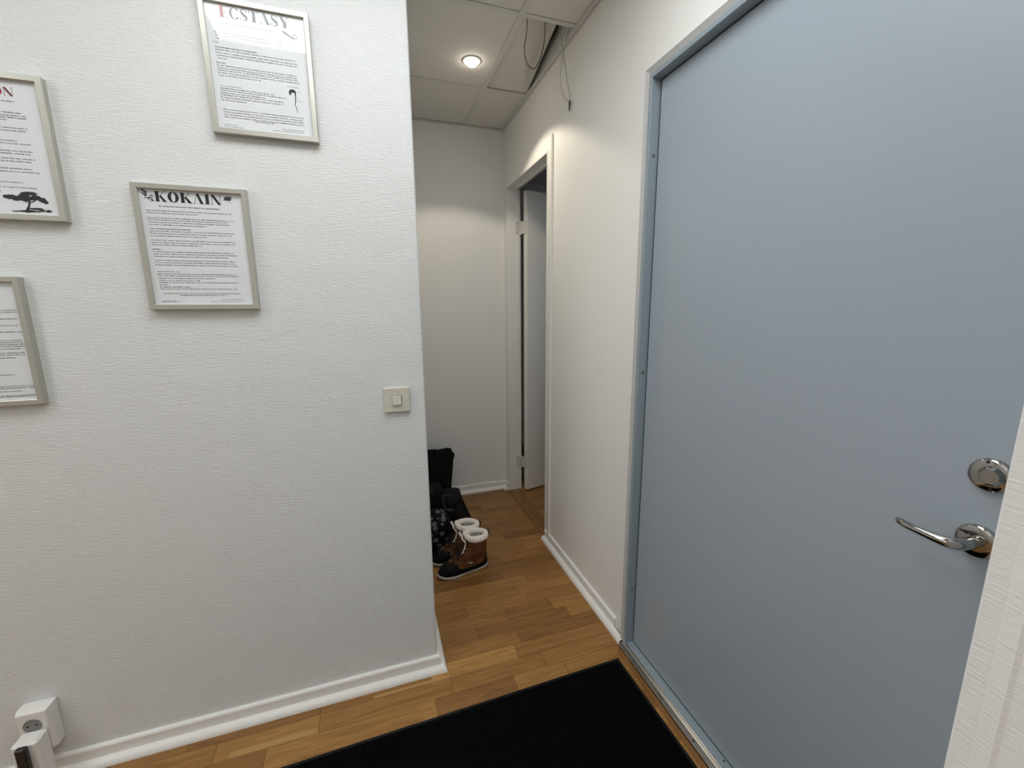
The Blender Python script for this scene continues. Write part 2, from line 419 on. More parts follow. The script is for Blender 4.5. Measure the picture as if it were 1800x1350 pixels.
# grid of the front room
xg = [TX - 0.6 * i for i in range(0, 7)]
yg = [-0.372 - 0.6 * i for i in range(0, 6)]
LIT = {(1, 0), (0, 0), (3, 0), (4, 1), (5, 2), (1, 3)}
for x in xg[1:]: tee(x - hw, x + hw, -3.30, 0.0)
for y in yg:
    tee(-3.2, W, y - hw, y + hw)
tee(-3.2, 0.0, -0.014, 0.0)
for i in range(len(xg)):
    for j in range(-1, len(yg)):
        x1 = xg[i]; x0 = xg[i + 1] if i + 1 < len(xg) else -3.2
        y1 = yg[j] if j >= 0 else 0.0; y0 = yg[j + 1] if j + 1 < len(yg) else -3.3
        if j == -1 and x0 > 0.0 - 0.2 and x1 > 0.3: continue
        if (i, j) in LIT or y1 - y0 < 0.03: continue
        if j == -1 and x1 > 0: x1 = 0.0
        tile(x0, x1, y0, y1)
for j in range(len(yg)):
    y1 = yg[j]; y0 = yg[j + 1] if j + 1 < len(yg) else -3.3
    if y1 - y0 > 0.03: tile(TX, W, y0, y1)
tile(-0.112, TX, -0.372, -0.002)

# front room's recessed light panels; all but the nearest pair are added fill
def panel(i, j, label):
    x1 = xg[i]; x0 = xg[i + 1]; y1 = yg[j]; y0 = yg[j + 1]
    t = empty('ceiling_light_panel', ((x0 + x1) / 2, (y0 + y1) / 2, H))
    MB().box(x0 + 0.02, x1 - 0.02, y0 + 0.02, y1 - 0.02, H + 0.004, H + 0.006).build('diffuser', M_PANEL, t)
    mb = MB()
    for a in ((x0 + 0.004, x1 - 0.004, y0 + 0.004, y0 + 0.02), (x0 + 0.004, x1 - 0.004, y1 - 0.02, y1 - 0.004), (x0 + 0.004, x0 + 0.02, y0 + 0.02, y1 - 0.02), (x1 - 0.02, x1 - 0.004, y0 + 0.02, y1 - 0.02)):
        mb.box(*a, H + 0.0014, H + 0.012)
    mb.build('frame', M_TRIM, t)
    MB().box(x0 + 0.004, x1 - 0.004, y0 + 0.004, y1 - 0.004, H + 0.012, H + 0.02).build('backing', M_TRIM, t)
    tag(t, label, 'ceiling light', 'square light panels in the ceiling above the camera')
panel(1, 0, 'square lit ceiling panel nearest the poster wall, out of frame')
panel(1, 3, 'square lit fill panel added to the ceiling behind the camera, out of frame')
panel(5, 2, 'square lit fill panel added to the ceiling far left and behind the camera, out of frame')
panel(4, 1, 'square lit fill panel added to the ceiling left of the camera, out of frame')
panel(3, 0, 'square lit fill panel added to the ceiling left of the posters, close to their wall, out of frame')
panel(0, 0, 'square lit ceiling panel nearest the blue door, out of frame')

# baseboards: flat board plus a quarter-round at the floor
BOARD = [(0, 0), (0.012, 0), (0.012, 0.0525), (0.0095, 0.0570), (0.006, 0.0580), (0, 0.0580)]
QUART = [(0.0122, 0.0), (0.0122 + 0.021, 0.0)] + [(0.0122 + 0.021 * cos(a), 0.0215 * sin(a)) for a in [pi / 2 * k / 7 for k in range(1, 8)]]
def baseboard(name, path, side, label, qpath=None):
    b = sweep(path, BOARD, side).build(name, M_TRIM)
    tag(b, label, 'baseboard', kind=S)
    q = sweep(qpath or path, QUART, side)
    q.sm = [True] * len(q.sm); q.sm[-1] = q.sm[-2] = False
    q.build('quarter_round', M_TRIM, b)
    return b
bl = baseboard('baseboard_left', [(-3.2, 0), (0, 0), (0, L)], -1, 'white baseboard with quarter-round under the poster wall, turning its corner into the corridor')
be = baseboard('baseboard_end', [(0.012, L), (W - 0.012, L)], -1, 'white baseboard across the end wall of the corridor')
br = baseboard('baseboard_right', [(W, 0.700), (W, -0.058)], -1, 'white baseboard along the right wall between the two doors', qpath=[(W, 0.700), (W, -0.128)])
MB().prism([(0.0122, 0.0), (0.0332, 0.0)] + [(0.0122 + 0.021 * cos(a), 0.0215 * sin(a)) for a in [pi / 2 * k / 5 for k in range(1, 6)]], 'y', -0.1290, -0.1282)
capm = MB()
ring = [(W - o, -0.1285, z) for o, z in [(0.0135, 0.001), (0.031, 0.001), (0.0285, 0.010), (0.022, 0.017), (0.0135, 0.019)]]
capm.loft([ring, [(p[0], -0.1278, p[2]) for p in ring]], True, True); capm.build('dark_cut_end', M_GASKET, br, label='dark hollow cut end of the quarter-round')
baseboard('baseboard_far_right', [(W, L - 0.012), (W, 1.397)], -1, 'short white baseboard stub between the far corner and the open door')

# ------------------------------------------------------------------ blue door (door_1)
d1 = tag(empty('door_1', (W, (BY0 + BY1) / 2, 0)), 'closed blue-grey flush door with chrome lever on the right', 'door', kind=S)
XF = W - 0.020        # face of the frame
XL = W + 0.013        # face of the leaf
def door_frame():
    mb = MB()
    # outer band (slightly lower, leaning towards the opening) and inner band, both jambs and head
    yo, yi, zo, zi = -0.1215, -0.1545, 2.081, 2.050
    yo2, yi2 = -1.215, -1.182
    P = [(W, 0.0), (W - 0.0085, 0.001), (W - 0.0085, 0.019), (XF, 0.0200), (XF, 0.0325), (XF + 0.001, 0.0335), (W + 0.045, 0.0335), (W + 0.045, 0.006)]   # (x, distance inwards)
    def ring(side):
        return P
    rings = []
    for (y, z, sy, sz) in ((yo, 0.0, -1, 0), (yo, zo, -1, -1), (yo2, zo, 1, -1), (yo2, 0.0, 1, 0)):
        rings.append([(x, y + sy * d, z + sz * d) for x, d in P])
    mb.loft(rings, True, True)
    return mb
door_frame().build('door_frame', M_DFRAME, d1)
# grey joint between wall and frame
mb = MB(); rings = []
PS = [(W, -0.003), (W - 0.0190, -0.003), (W - 0.0196, -0.0015), (W - 0.0100, 0.0195), (W, 0.0195)]
for (y, z, sy, sz) in ((-0.1215, 0.0, -1, 0), (-0.1215, 2.081, -1, -1), (-1.215, 2.081, 1, -1), (-1.215, 0.0, 1, 0)):
    rings.append([(x, y + sy * d, z + sz * d) for x, d in PS])
mb.loft(rings, True, True).build('sealant_joint', M_SEAL, d1)
# leaf, with a dark gasket gap round it
LY0, LY1, LZ0, LZ1 = -1.1760, -0.1600, 0.0295, 2.0432
leaf = box('door_leaf', M_DOOR, XL, XL + 0.04, LY0, LY1, LZ0, LZ1, d1, bevel=0.0012)
mb = MB()
XG = XL + 0.0012
for a in ((LY1, -0.1549, LZ0 - 0.004, 2.0477), (-1.1817, LY0, LZ0 - 0.004, 2.0477)): mb.box(XG, XL + 0.03, *a)
mb.box(XG, XL + 0.03, LY0, LY1, LZ1, 2.0477); mb.box(XG, XL + 0.03, LY0, LY1, LZ0 - 0.0052, LZ0)
mb.build('gasket', M_GASKET, d1)
# blind plugs in the jamb
for z in (1.825, 1.118, 0.262):
    MB().lathe((W - 0.001, -0.1548, z), (0, -1, 0), [(0.0, 0.0012), (0.006, 0.001), (0.0068, 0.0), (0.0068, -0.004)], 18).build('jamb_plug', M_PLUGDOT, d1)
# sill: painted inner strip, ribbed aluminium cover with screws
box('painted_sill', M_DFRAME, 0.7318, XL + 0.012, -1.182, -0.1545, -0.003, 0.0240, d1, bevel=0.001)
mb = MB()
prof = [(0.7040, 0.0), (0.7045, 0.006), (0.7065, 0.0110), (0.7085, 0.0120), (0.7092, 0.0095), (0.7102, 0.0095), (0.7110, 0.0132), (0.7130, 0.0145), (0.7150, 0.0145), (0.7158, 0.0122), (0.7172, 0.0122), (0.7182, 0.0155), (0.7200, 0.0165),
        (0.7270, 0.0185), (0.7276, 0.0172), (0.7284, 0.0172), (0.7290, 0.0195), (0.7312, 0.0205), (0.7316, 0.0180), (0.7316, 0.0)]
alu = mb.prism(prof, 'y', -1.2150, -0.1355).build('aluminium_threshold', M_ALU, d1)
for (x, y, z) in ((0.7145, -0.232, 0.0152), (0.7145, -0.385, 0.0152), (0.7145, -0.545, 0.0152), (0.750, -0.628, 0.0242), (0.7145, -0.75, 0.0152), (0.7145, -0.95, 0.0152)):
    MB().lathe((x, y, z), (0, 0, 1), [(0.0, 0.0006), (0.0022, 0.0010), (0.0034, 0.0004), (0.0036, -0.001)], 14).build('screw', M_SCREW, alu if z < 0.02 else d1)
box('wood_edge_strip', M_OAKY, 0.690, 0.7040, -1.2150, -0.150, -0.003, 0.0035, d1, bevel=0.0008)
# lock cover and lever handle on the leaf
def rosette(cy, cz, r):
    return MB().lathe((XL, cy, cz), (-1, 0, 0), [(r * 1.0, 0.0), (r, 0.003), (r * 0.96, 0.0062), (r * 0.86, 0.0080), (r * 0.55, 0.0086), (0.0, 0.0088)], 48)
HY = -1.043
lock = rosette(HY, 1.083, 0.0272).build('lock_rosette', M_CHROME, leaf)
# slightly domed cylinder cover, faceted, with two small screws
mb = MB()
c = Vector((XL - 0.0088, HY - 0.003, 1.083)); rr = 0.0165
ringA = [c + Vector((0, cos(2 * pi * k / 8 + 0.3) * rr, sin(2 * pi * k / 8 + 0.3) * rr)) for k in range(8)]
ringB = [c + Vector((-0.0065, cos(2 * pi * k / 8 + 0.3) * rr * 0.72, sin(2 * pi * k / 8 + 0.3) * rr * 0.72)) for k in range(8)]
mb.loft([ringA, ringB], True, True).build('cylinder_cover', M_CHROME, leaf)
for s in (-1, 1):
    MB().lathe((XL - 0.0084, HY + 0.004 * s, 1.083 + 0.0215 * s), (-1, 0, 0), [(0.0022, -0.001), (0.0022, 0.0008), (0.0012, 0.0006), (0, 0.0002)], 12).build('rosette_screw', M_DARKMETAL, leaf)
hr = rosette(HY, 0.970, 0.0275).build('handle_rosette', M_CHROME, leaf)
MB().lathe((XL - 0.0088, HY + 0.012, 0.981), (-1, 0, 0), [(0.0026, -0.001), (0.0026, 0.0008), (0.0014, 0.0006), (0, 0.0002)], 12).build('rosette_screw', M_DARKMETAL, leaf)
pts = [(XL - 0.006, HY, 0.970), (XL - 0.020, HY, 0.970), (XL - 0.034, HY + 0.001, 0.970), (XL - 0.044, HY + 0.004, 0.970), (XL - 0.0515, HY + 0.011, 0.9702),
       (XL - 0.0545, HY + 0.020, 0.9705), (XL - 0.0560, HY + 0.034, 0.9712), (XL - 0.0565, HY + 0.048, 0.9722), (XL - 0.0565, HY + 0.061, 0.9730), (XL - 0.0550, HY + 0.072, 0.9735), (XL - 0.0505, HY + 0.081, 0.9735), (XL - 0.0450, HY + 0.0865, 0.9730)]
rad = [0.0105, 0.0096, 0.0094, 0.0096, 0.0094, 0.0084, 0.0072, 0.0064, 0.0062, 0.0062, 0.0060, 0.0042]
MB().tube(pts, rad, 18, flat=1.0).build('lever_handle', M_CHROME, leaf, subsurf=1)

# ------------------------------------------------------------------ open white door at the end (door_2)
d2 = tag(empty('door_2', (W, 1.057, 0)), 'open white door with painted hinges near the far end of the right wall', 'door', kind=S)
box('batten', M_TRIM, W - 0.012, W, 0.640, 0.6600, 0.058, 2.176, d2, bevel=0.002)
mb = MB()                                                      # lining: far jamb, near jamb, head, each with a stop
mb.box(W - 0.002, 0.791, 1.395, 1.407, 0, 2.125); mb.box(0.791, 0.834, 1.3985, 1.407, 0, 2.125)
mb.box(W - 0.002, 0.834, 0.708, 0.720, 0, 2.125)
mb.box(W - 0.002, 0.797, 0.720, 1.395, 2.113, 2.125); mb.box(0.797, 0.804, 0.720, 1.3985, 2.1030, 2.125); mb.box(0.804, 0.834, 0.720, 1.3985, 2.118, 2.125)
mb.build('jamb', M_TRIM, d2)
box('threshold_board', M_OAKY, 0.7380, 0.8265, 0.7205, 1.3945, -0.003, 0.0035, d2, bevel=0.001)
# leaf, opened past a right angle into the side room
ang = math.atan2(0.25, 0.968)
A = Vector((0.8635, 1.334)); dd = Vector((cos(ang), sin(ang))); nn = Vector((-sin(ang), cos(ang)))
c0, c1 = A, A + dd * 0.60; c2, c3 = c1 + nn * 0.040, A + nn * 0.040
leaf2 = MB().prism([tuple(c0), tuple(c1), tuple(c2), tuple(c3)], 'z', 0.012, 2.098).build('door_leaf', M_TRIM, d2, bevel=0.0015)
# hinges joining the leaf's edge to the far jamb
hp = Vector((0.8385, 1.388))
for z in (1.870, 0.218):
    k = MB()
    k.tube([(hp.x, hp.y, z - 0.045), (hp.x, hp.y, z + 0.045)], 0.0065, 14)
    kn = k.build('hinge', M_HINGE, d2)
    MB().box(0.806, hp.x, 1.3960, 1.3985, z - 0.040, z + 0.040).build('hinge_plate', M_HINGE, kn)
    q = c3; 
    e0 = c0 + (c3 - c0) * 0.1; e1 = c0 + (c3 - c0) * 0.85; out = -dd * 0.002
    MB().prism([tuple(e0 + out), tuple(e1 + out), tuple(e1), tuple(e0)], 'z', z - 0.040, z + 0.040).build('hinge_plate', M_HINGE, kn)
    MB().prism([tuple(hp), tuple(hp + Vector((0.002, 0.003))), tuple(e0 + Vector((0, 0.004))), tuple(e0 + out * 1.0)], 'z', z - 0.040, z + 0.040).build('hinge_knuckle', M_HINGE, kn)
    for dx, dz in ((0.030, 0.028), (0.024, 0.0), (0.030, -0.028)):
        MB().lathe((0.784 + dx, 1.3960, z + dz), (0, -1, 0), [(0, 0.0006), (0.003, 0.0004), (0.0034, -0.0004)], 10).build('hinge_screw', M_SCREW, kn)
    for dz in (0.026, -0.002, -0.028):
        cc = c0 + (c3 - c0) * 0.45 - dd * 0.0021
        MB().lathe((cc.x, cc.y, z + dz), (-dd.x, -dd.y, 0), [(0, 0.0006), (0.003, 0.0004), (0.0034, -0.0004)], 10).build('hinge_screw', M_SCREW, kn)
# unseen window added to let world light brighten the side room
w1 = tag(empty('added_window', (1.55, 0.24, 0.9)), 'unseen window added to the side room to let light in', 'window', kind=S)
mb = MB()
for a in ((1.15, 1.20, 0.9, 2.0), (1.90, 1.95, 0.9, 2.0), (1.20, 1.90, 0.9, 0.95), (1.20, 1.90, 1.95, 2.0), (1.535, 1.565, 0.95, 1.95)): mb.box(a[0], a[1], 0.215, 0.265, a[2], a[3])
mb.build('added_window_frame', M_TRIM, w1)
for x in (1.20, 1.565): MB().add([(x, 0.24, 0.95), (x + 0.335, 0.24, 0.95), (x + 0.335, 0.24, 1.95), (x, 0.24, 1.95)], [(0, 1, 2, 3)]).build('added_pane', M_GLASS, w1)

# ------------------------------------------------------------------ downlight in the corridor ceiling
dl = empty('recessed_downlight', (0.371, 0.754, H))
MB().lathe((0.371, 0.754, H + 0.0016), (0, 0, -1), [(0.030, -0.02), (0.030, -0.001), (0.032, 0.0015), (0.040, 0.0025), (0.044, 0.001), (0.044, -0.001)], 40).build('trim_ring', M_TRIM, dl)
MB().lathe((0.371, 0.754, H + 0.0016), (0, 0, -1), [(0.0300, 0.000), (0.0290, 0.006), (0.025, 0.013), (0.017, 0.019), (0.008, 0.022), (0.0, 0.0225)], 32).build('lens', M_LENS, dl)
tag(dl, 'small bright recessed spotlight in the corridor ceiling tile', 'ceiling light')
ld = bpy.data.lights.new('downlight_beam', 'SPOT'); ld.energy = SPOT_POWER; ld.color = SPOT_COLOR
ld.spot_size = radians(118); ld.spot_blend = 0.22; ld.shadow_soft_size = 0.015
lo = bpy.data.objects.new('downlight_beam', ld); COL.objects.link(lo); lo.parent = dl; lo.location = (0, 0, -0.026)

# ------------------------------------------------------------------ posters
YP = -0.0100      # paper plane
def quad(mb, pts, y=YP - 0.0003):
    mb.add([(x, y, z) for x, z in pts], [tuple(range(len(pts)))])
def stroke(pts, widths):
    """variable-width ribbon in unit letter space; returns list of quads"""
    out = []; n = len(pts); Ls = []; Rs = []
    for i, (x, y) in enumerate(pts):
        a = pts[max(i - 1, 0)]; b = pts[min(i + 1, n - 1)]
        dx, dy = b[0] - a[0], b[1] - a[1]; l = sqrt(dx * dx + dy * dy) or 1
        w = widths[i] / 2
        Ls.append((x - dy / l * w, y + dx / l * w)); Rs.append((x + dy / l * w, y - dx / l * w))
    for i in range(n - 1): out.append([Ls[i], Ls[i + 1], Rs[i + 1], Rs[i]])
    return out
def R4(x0, x1, y0, y1): return [(x0, y0), (x1, y0), (x1, y1), (x0, y1)]
def ellipse_ring(cx, cy, ax, ay, bx, by, a0=0, a1=2 * pi, n=28):
    out = []
    for i in range(n):
        t0 = a0 + (a1 - a0) * i / n; t1 = a0 + (a1 - a0) * (i + 1) / n
        out.append([(cx + ax * cos(t0), cy + ay * sin(t0)), (cx + ax * cos(t1), cy + ay * sin(t1)), (cx + bx * cos(t1), cy + by * sin(t1)), (cx + bx * cos(t0), cy + by * sin(t0))])
    return out
def glyph(ch):
    """high-contrast display capitals: (advance width, polygons) in a unit-high cell"""
    T = 0.29; h = 0.04
    if ch == 'K': return 0.95, [R4(0.06, 0.06 + T, 0, 1), R4(0, 0.42, 0, h), R4(0, 0.42, 1 - h, 1), [(0.30, 0.42), (0.34, 0.40), (0.80, 1), (0.76, 1)], [(0.36, 0.52), (0.50, 0.66), (0.96, 0), (0.66, 0)], R4(0.62, 0.98, 0, h), R4(0.62, 0.9, 1 - h, 1)]
    if ch == 'O': return 0.92, ellipse_ring(0.46, 0.5, 0.46, 0.52, 0.17, 0.47)
    if ch == 'A': return 0.88, [[(0.06, 0), (0.10, 0), (0.42, 0.98), (0.38, 0.98)], [(0.30, 1.02), (0.50, 1.02), (0.88, 0), (0.60, 0)], R4(0.0, 0.18, 0, h), R4(0.54, 0.93, 0, h)]
    if ch == 'I': return 0.42, [R4(0.09, 0.09 + T, 0, 1), R4(0, 0.42, 0, h), R4(0, 0.42, 1 - h, 1)]
    if ch == 'N': return 0.92, [R4(0.10, 0.135, 0, 1), [(0.02, 1), (0.30, 1), (0.86, 0), (0.62, 0)], R4(0.80, 0.84, 0, 1), R4(0.0, 0.22, 0, h), R4(0.72, 0.94, 1 - h, 1)]
    if ch == 'E': return 0.74, [R4(0.06, 0.06 + T, 0, 1), R4(0, 0.68, 0, h), R4(0, 0.64, 1 - h, 1), R4(0.3, 0.5, 0.49, 0.53), [(0.66, 0), (0.70, 0), (0.70, 0.30), (0.66, 0.16)], [(0.62, 1), (0.66, 1), (0.66, 0.72), (0.62, 0.86)], R4(0.48, 0.52, 0.38, 0.64)]
    if ch == 'C': return 0.82, ellipse_ring(0.46, 0.5, 0.45, 0.52, 0.24, 0.47, radians(38), radians(322)) + [R4(0.74, 0.78, 0.66, 1.0), R4(0.72, 0.76, 0.06, 0.22)]
    if ch == 'S':
        pts = [(0.60, 0.80), (0.50, 0.94), (0.34, 1.0), (0.16, 0.93), (0.12, 0.76), (0.24, 0.60), (0.44, 0.46), (0.58, 0.32), (0.56, 0.12), (0.38, 0.0), (0.18, 0.05), (0.06, 0.22)]
        return 0.70, stroke(pts, [0.04, 0.05, 0.07, 0.12, 0.18, 0.25, 0.27, 0.22, 0.14, 0.07, 0.05, 0.04]) + [R4(0.60, 0.64, 0.70, 1.0), R4(0.02, 0.06, 0, 0.30)]
    if ch == 'T': return 0.82, [R4(0.28, 0.28 + T, 0, 1), R4(0.16, 0.66, 0, h), R4(0, 0.82, 1 - h, 1), [(0.0, 1), (0.04, 1), (0.08, 0.86), (0.0, 0.68)], [(0.78, 1), (0.82, 1), (0.82, 0.68), (0.74, 0.86)]]
    if ch == 'Y': return 0.84, [R4(0.34, 0.34 + T, 0, 0.46), [(0.02, 1), (0.30, 1), (0.59, 0.44), (0.34, 0.40)], [(0.74, 1), (0.78, 1), (0.58, 0.44), (0.52, 0.46)], R4(0.24, 0.70, 0, h), R4(0, 0.38, 1 - h, 1), R4(0.64, 0.88, 1 - h, 1)]
def title(word, x0, x1, z0, z1, parent, mats):
    """each word spans x0..x1; mats = list of (letters count, material, name)"""
    gl = [glyph(c) for c in word]; gap = 0.10
    tot = sum(g[0] for g in gl) + gap * (len(gl) - 1); sx = (x1 - x0) / tot; sz = z1 - z0; x = x0; i = 0
    for cnt, m, nm, lb in mats:
        mb = MB()
        for g in gl[i:i + cnt]:
            for k, poly in enumerate(g[1]): mb.add([(x + px * sx, YP - 0.0003 - 0.00001 * k, z0 + py * sz) for px, py in poly], [tuple(range(len(poly)))])
            x += (g[0] + gap) * sx
        o = mb.build(nm, m, parent)
        if lb: o['label'] = lb
        i += cnt
def pseudo(lines, parent, seed):
    """small print, one joined part per weight: word-like rows of fine strokes"""
    rnd = random.Random(seed); mb = MB(); bold = MB()
    for l in lines:
        x0, x1, z = l[:3]; k = l[3] if len(l) > 3 else 1
        t = bold if k > 1.2 else mb
        hgt = 0.0022 * (0.75 + 0.25 * k if k < 1 else min(k, 1.25)); pitch = 0.0022 * (0.8 + 0.2 * k); x = x0; z -= hgt / 2
        while x < x1 - pitch:
            for _ in range(rnd.choice([2, 3, 4, 5, 6, 7, 8, 9, 11])):
                if x > x1 - pitch: break
                w = pitch * rnd.uniform(0.45, 0.72); a = rnd.random()
                top = hgt * (1.45 if a > 0.78 else 1.0); bot = -hgt * 0.4 if a < 0.08 else 0
                if k < 0.9: quad(t, [(x, z), (x + w, z), (x + w, z + hgt * 0.7), (x, z + hgt * 0.7)])
                else:
                    s = 0.00055 * (1.35 if k > 1.2 else 1)
                    quad(t, [(x, z + bot), (x + s, z + bot), (x + s, z + top), (x, z + top)])
                    quad(t, [(x + s, z), (x + w, z), (x + w, z + s), (x + s, z + s)])
                    if a > 0.3: quad(t, [(x + w - s, z + s), (x + w, z + s), (x + w, z + hgt), (x + w - s, z + hgt)])
                    quad(t, [(x + s, z + hgt - s), (x + w - s, z + hgt - s), (x + w - s, z + hgt), (x + s, z + hgt)])
                x += pitch
            x += pitch * 0.75
    o = mb.build('small_print', M_GREYINK, parent); o['kind'] = 'stuff'
    if bold.f: b = bold.build('bold_print', M_INK, parent); b['kind'] = 'stuff'
def poster(name, x0, x1, z0, z1, label, group=None):
    t = empty(name, ((x0 + x1) / 2, 0, z0))
    b = 0.0135; yf = -0.0185
    mb = MB(); rings = []
    prof = [(0.0, 0.0), (0.0, -0.0165), (0.0015, yf), (b - 0.0015, yf), (b, -0.0172), (b, -0.0085), (b - 0.004, -0.0085), (b - 0.004, 0.0)]
    for (x, z, sx, sz) in ((x0, z0, 1, 1), (x1, z0, -1, 1), (x1, z1, -1, -1), (x0, z1, 1, -1)):
        rings.append([(x + sx * d, y, z + sz * d) for d, y in prof])
    rings.append(rings[0]); mb.loft(rings, True, False)
    mb.build('picture_frame', M_FRAME, t)
    box('backing_board', M_GREYINK, x0 + b - 0.003, x1 - b + 0.003, -0.0085, -0.001, z0 + b - 0.003, z1 - b + 0.003, t)
    p = MB().box(x0 + b - 0.0025, x1 - b + 0.0025, YP, -0.0086, z0 + b - 0.0025, z1 - b + 0.0025).build('poster_sheet', M_PAPER, t)
    MB().add([(x0 + b, -0.0125, z0 + b), (x1 - b, -0.0125, z0 + b), (x1 - b, -0.0125, z1 - b), (x0 + b, -0.0125, z1 - b)], [(0, 1, 2, 3)]).build('glass', M_GLASS, t)
    tag(t, label, 'framed poster', group)
    return t, p
def txt(t, p, s, x0, x1, z, h, m):
    cu = bpy.data.curves.new('printed_line', 'FONT'); cu.body = s; cu.size = 1.0; cu.offset = 0.012
    o = bpy.data.objects.new('printed_line', cu); COL.objects.link(o)
    dg = bpy.context.evaluated_depsgraph_get(); me = bpy.data.meshes.new_from_object(o.evaluated_get(dg))
    bpy.data.objects.remove(o)
    xs = [v.co.x for v in me.vertices]; a, b = min(xs), max(xs); sx = (x1 - x0) / (b - a)
    for v in me.vertices: v.co = Vector((x0 + (v.co.x - a) * sx, YP - 0.0004, z - h / 2 + v.co.y * h / 0.72)) - t.location
    me.materials.clear(); me.materials.append(m)
    o = bpy.data.objects.new('printed_line', me); COL.objects.link(o); o.parent = p
def leafshape(mb, x, z, ang_, l, w, y=YP - 0.0003):
    pts = []
    for i in range(12):
        t = 2 * pi * i / 12; a = cos(t) * l / 2; b = sin(t) * w / 2 * (1 - 0.35 * cos(t))
        pts.append((x + a * cos(ang_) - b * sin(ang_), z + a * sin(ang_) + b * cos(ang_)))
    quad(mb, pts, y)

TK=[(-0.659,-0.5227,1.615,1.5),(-0.688,-0.4969,1.603),(-0.688,-0.5743,1.597),(-0.688,-0.4939,1.585),(-0.688,-0.507,1.58),(-0.687,-0.5027,1.574),(-0.687,-0.5573,1.568),(-0.687,-0.5962,1.558,1.4),(-0.687,-0.4952,1.552),(-0.687,-0.5021,1.546),(-0.687,-0.56,1.54),(-0.687,-0.4945,1.529),(-0.687,-0.4958,1.523),(-0.687,-0.5748,1.517),(-0.687,-0.6652,1.506,1.4),(-0.687,-0.5016,1.5),(-0.686,-0.4933,1.494),(-0.686,-0.5162,1.488),(-0.685,-0.499,1.478),(-0.686,-0.5015,1.472),(-0.686,-0.4946,1.466),(-0.685,-0.6331,1.449,1.0),(-0.685,-0.5035,1.443),(-0.685,-0.4963,1.438),(-0.685,-0.5526,1.432),(-0.684,-0.5884,1.426),(-0.684,-0.4974,1.421),(-0.684,-0.6636,1.415),(-0.684,-0.6142,1.409),(-0.684,-0.5032,1.404),(-0.678,-0.4976,1.392),(-0.641,-0.5339,1.387),(-0.684,-0.6506,1.373,0.8),(-0.685,-0.6372,1.37,0.8),(-0.547,-0.4889,1.376,0.6),(-0.573,-0.4895,1.371,0.6)]
TE=[(-0.458,-0.351,2.067),(-0.485,-0.3287,2.044),(-0.484,-0.2978,2.037),(-0.484,-0.4291,2.03),(-0.49,-0.4777,2.021),(-0.489,-0.3937,2.01,1.4),(-0.488,-0.3009,2.004),(-0.488,-0.2975,1.997),(-0.487,-0.2968,1.991),(-0.484,-0.4635,1.985),(-0.489,-0.4673,1.974,1.4),(-0.489,-0.3028,1.968),(-0.488,-0.3021,1.962),(-0.488,-0.2999,1.957),(-0.488,-0.2976,1.951),(-0.488,-0.3891,1.945),(-0.488,-0.4361,1.921,0.7),(-0.487,-0.361,1.915),(-0.487,-0.3336,1.91),(-0.488,-0.3816,1.904),(-0.488,-0.34,1.899),(-0.488,-0.3432,1.893),(-0.487,-0.4296,1.887),(-0.487,-0.2939,1.865),(-0.486,-0.2964,1.859),(-0.486,-0.2955,1.853),(-0.486,-0.2961,1.847),(-0.415,-0.3681,1.843),(-0.488,-0.4549,1.829,0.8),(-0.488,-0.442,1.824,0.8),(-0.352,-0.2947,1.832,0.5),(-0.374,-0.2951,1.827,0.5)]
T3=[(-0.932,-0.9058,1.827),(-0.938,-0.898,1.803),(-0.939,-0.8909,1.797),(-0.94,-0.8889,1.792),(-0.941,-0.9256,1.787),(-0.944,-0.8926,1.77),(-0.945,-0.8964,1.764),(-0.948,-0.9133,1.742),(-0.95,-0.8931,1.736),(-0.952,-0.8898,1.72),(-0.953,-0.8941,1.714),(-0.955,-0.8892,1.703),(-0.956,-0.8942,1.697),(-0.959,-0.8978,1.681),(-0.96,-0.8872,1.674),(-0.964,-0.9193,1.65),(-0.966,-0.8975,1.639),(-0.968,-0.9649,1.628)]
T4=[(-1.016,-1.0097,1.351),(-1.017,-1.0105,1.346),(-1.02,-1.0144,1.33),(-1.023,-1.0152,1.314),(-1.025,-1.0082,1.298,1.3),(-1.029,-1.0132,1.277),(-1.03,-1.012,1.272),(-1.031,-1.0079,1.267),(-1.032,-1.0067,1.262),(-1.033,-1.0201,1.256),(-1.035,-1.014,1.246),(-1.035,-1.0117,1.241),(-1.037,-1.0321,1.234),(-1.044,-1.0411,1.191),(-1.049,-1.004,1.162),(-1.05,-1.0043,1.157),(-1.051,-1.0326,1.149),(-1.053,-1.0027,1.138),(-1.054,-1.0032,1.135)]


